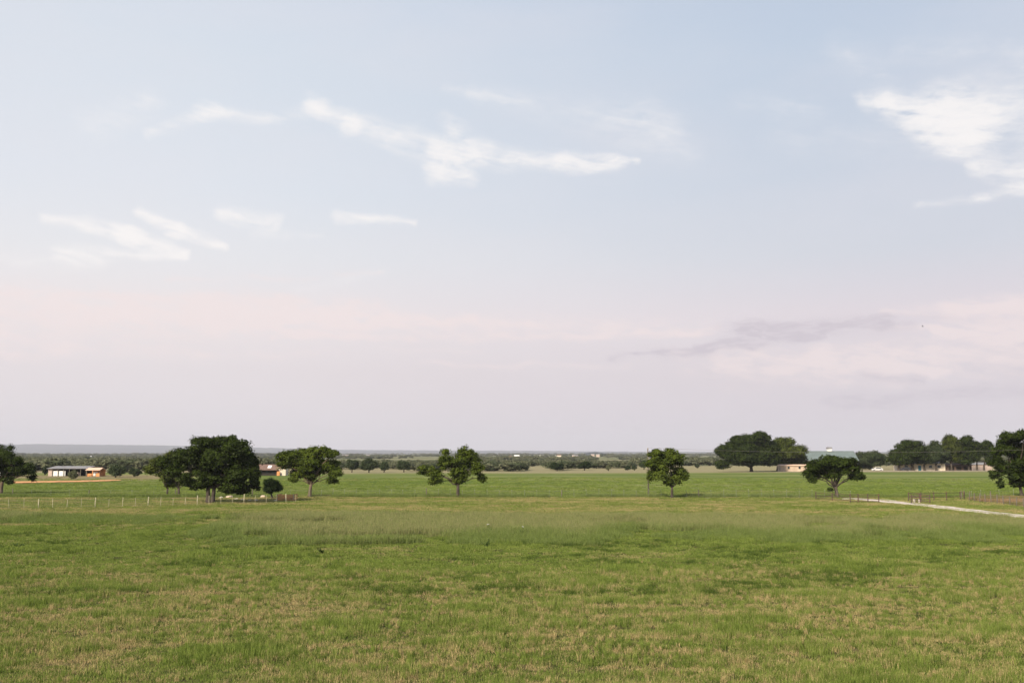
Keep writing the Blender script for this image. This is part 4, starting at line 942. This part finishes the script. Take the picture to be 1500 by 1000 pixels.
# rank growth along the fence lines
X = rng.uniform(-95, 95, 5200); Y = 163.2+rng.normal(size=5200)*0.7; Y = np.where(X < -33, Y+2.5, Y); k = (N4.fbm(X/5, Y*0, 3) > 0.40)
lay('grass', 'rank green growth along the cross fence', M['tall_grass'], tall, X[k], Y[k], np.full(k.sum(), 0.9), np.full(k.sum(), 0.02), 1.2)
n = 16000; Y = 165+(290-165)*rng.random(n)**1.9; X = (rng.random(n)*2-1)*(0.52*Y+8)
lay('grass', 'green crop beyond the cross fence', M['grass'], mid, X, Y, 0.8+0.5*rng.random(n), np.clip(0.9*(N3.fbm(X/16, Y/9, 4)-0.42)+0.08*rng.normal(size=n), -0.1, 0.6), 2.0)
n = 5200; X = rng.uniform(67.5, 90, n); Y = rng.uniform(128, 161, n)
k = X > np.interp(Y, [126, 136, 146, 155, 161], [66.5, 67.8, 69.2, 70.2, 76]); X, Y = X[k], Y[k]
M['red_weed'] = grass_material('dry_red_weeds', ((0.12, 0.14, 0.045), (0.18, 0.17, 0.06)), ((0.25, 0.165, 0.085), (0.34, 0.235, 0.135)))
redt = [tuft(M['red_weed'], 42, 0.40, 0.25, 0.62, 0.018, 0.4) for _ in range(4)]
lay('weeds', 'dry reddish weeds in the fenced corner right of the road', M['red_weed'], redt, X, Y, np.full(len(X), 0.9), 0.35+0.5*sst(0.4, 0.6, N2.fbm(X/4, Y/3, 3)), 1.1)

n = 3200; Y = rng.uniform(62, 138, n); X = np.interp(Y, [60, 90, 112, 128, 138], [63, 59.5, 57, 55.8, 55])+rng.normal(size=n)*0.28
kk = N2.fbm(X*0+2, Y/4, 2) > 0.30; X, Y = X[kk], Y[kk]
on_road = lambda X, Y: X > 1e9
lay('grass', 'sparse grass strip along the middle of the gravel road', M['grass'], short, X, Y, 0.8+0.5*rng.random(len(X)), np.full(len(X), 0.35), 1.0)
n = 2200; Y = rng.uniform(62, 156, n); X = np.interp(Y, [60, 90, 112, 128, 138, 147, 154], [63, 59.5, 57, 55.8, 55, 55.2, 54])+np.where(rng.random(n) < 0.5, -1, 1)*(2.0+0.25*rng.normal(size=n))
lay('grass', 'ragged grass verges of the gravel road', M['grass'], short, X, Y, 1.2+0.8*rng.random(len(X)), np.full(len(X), 0.4), 1.3)

# weeds that stand out, some with white flowers
def weed(label, px_, py, hgt, spread, flowers):
    Y = dist(py); x = at(px_, Y)[0]; r = empty('weed', (x, Y, gz(x, Y)), label, 'weed')
    ml = MB(); ms = MB(); tips = []
    for q in range(9):
        a = random.random()*6.28; e = Vector((math.cos(a)*spread*random.uniform(.3, 1), math.sin(a)*spread*random.uniform(.3, 1), hgt*random.uniform(.6, 1)))
        ms.tube([(0, 0, 0), e*0.5+Vector((0, 0, 0.05)), e], [0.012, 0.009, 0.005], 5); tips.append(e)
        for w_ in range(16):
            p = e*random.uniform(0.15, 1); d = Vector(unit(1)[0]); d.z *= 0.4; d = d.normalized()*random.uniform(.08, .18); s_ = d.cross(Vector((0, 0, 1))).normalized()*0.035
            ml.poly([p, p+d*0.5+s_, p+d, p+d*0.5-s_])
    ms.build('stem', M['weed'], r); ml.build('leaves', M['weed'], r)
    for q in range(flowers):
        e = Vector((random.uniform(-.1, .1)*q, 0, hgt*1.08+0.05*q)) ; f = MB()
        MB().tube([tips[q]*0.3, e], [0.008, 0.006], 5).build('flower_stem', M['weed'], r)
        for p_ in range(6):
            a = p_*math.pi/3; u1 = Vector((math.cos(a), math.sin(a)*0.8, 0.35))*0.10; v1 = Vector((-math.sin(a), math.cos(a), 0.1))*0.05
            f.poly([e, e+u1*0.6+v1, e+u1, e+u1*0.6-v1])
        f.build('flower', M['petal'], r)
weed('dark leafy weed standing out of the short grass below the flowering ones', 712, 802, 0.62, 0.45, 0)
weed('left white-flowering weed in the tall grass', 714, 787, 0.95, 0.5, 2)
weed('right white-flowering weed in the tall grass', 766, 787, 0.75, 0.4, 2)
weed('low dark weed clump near the left edge', 32, 802, 0.42, 0.7, 0)
weed('small dark weed left of the middle of the pasture', 476, 810, 0.35, 0.4, 0)
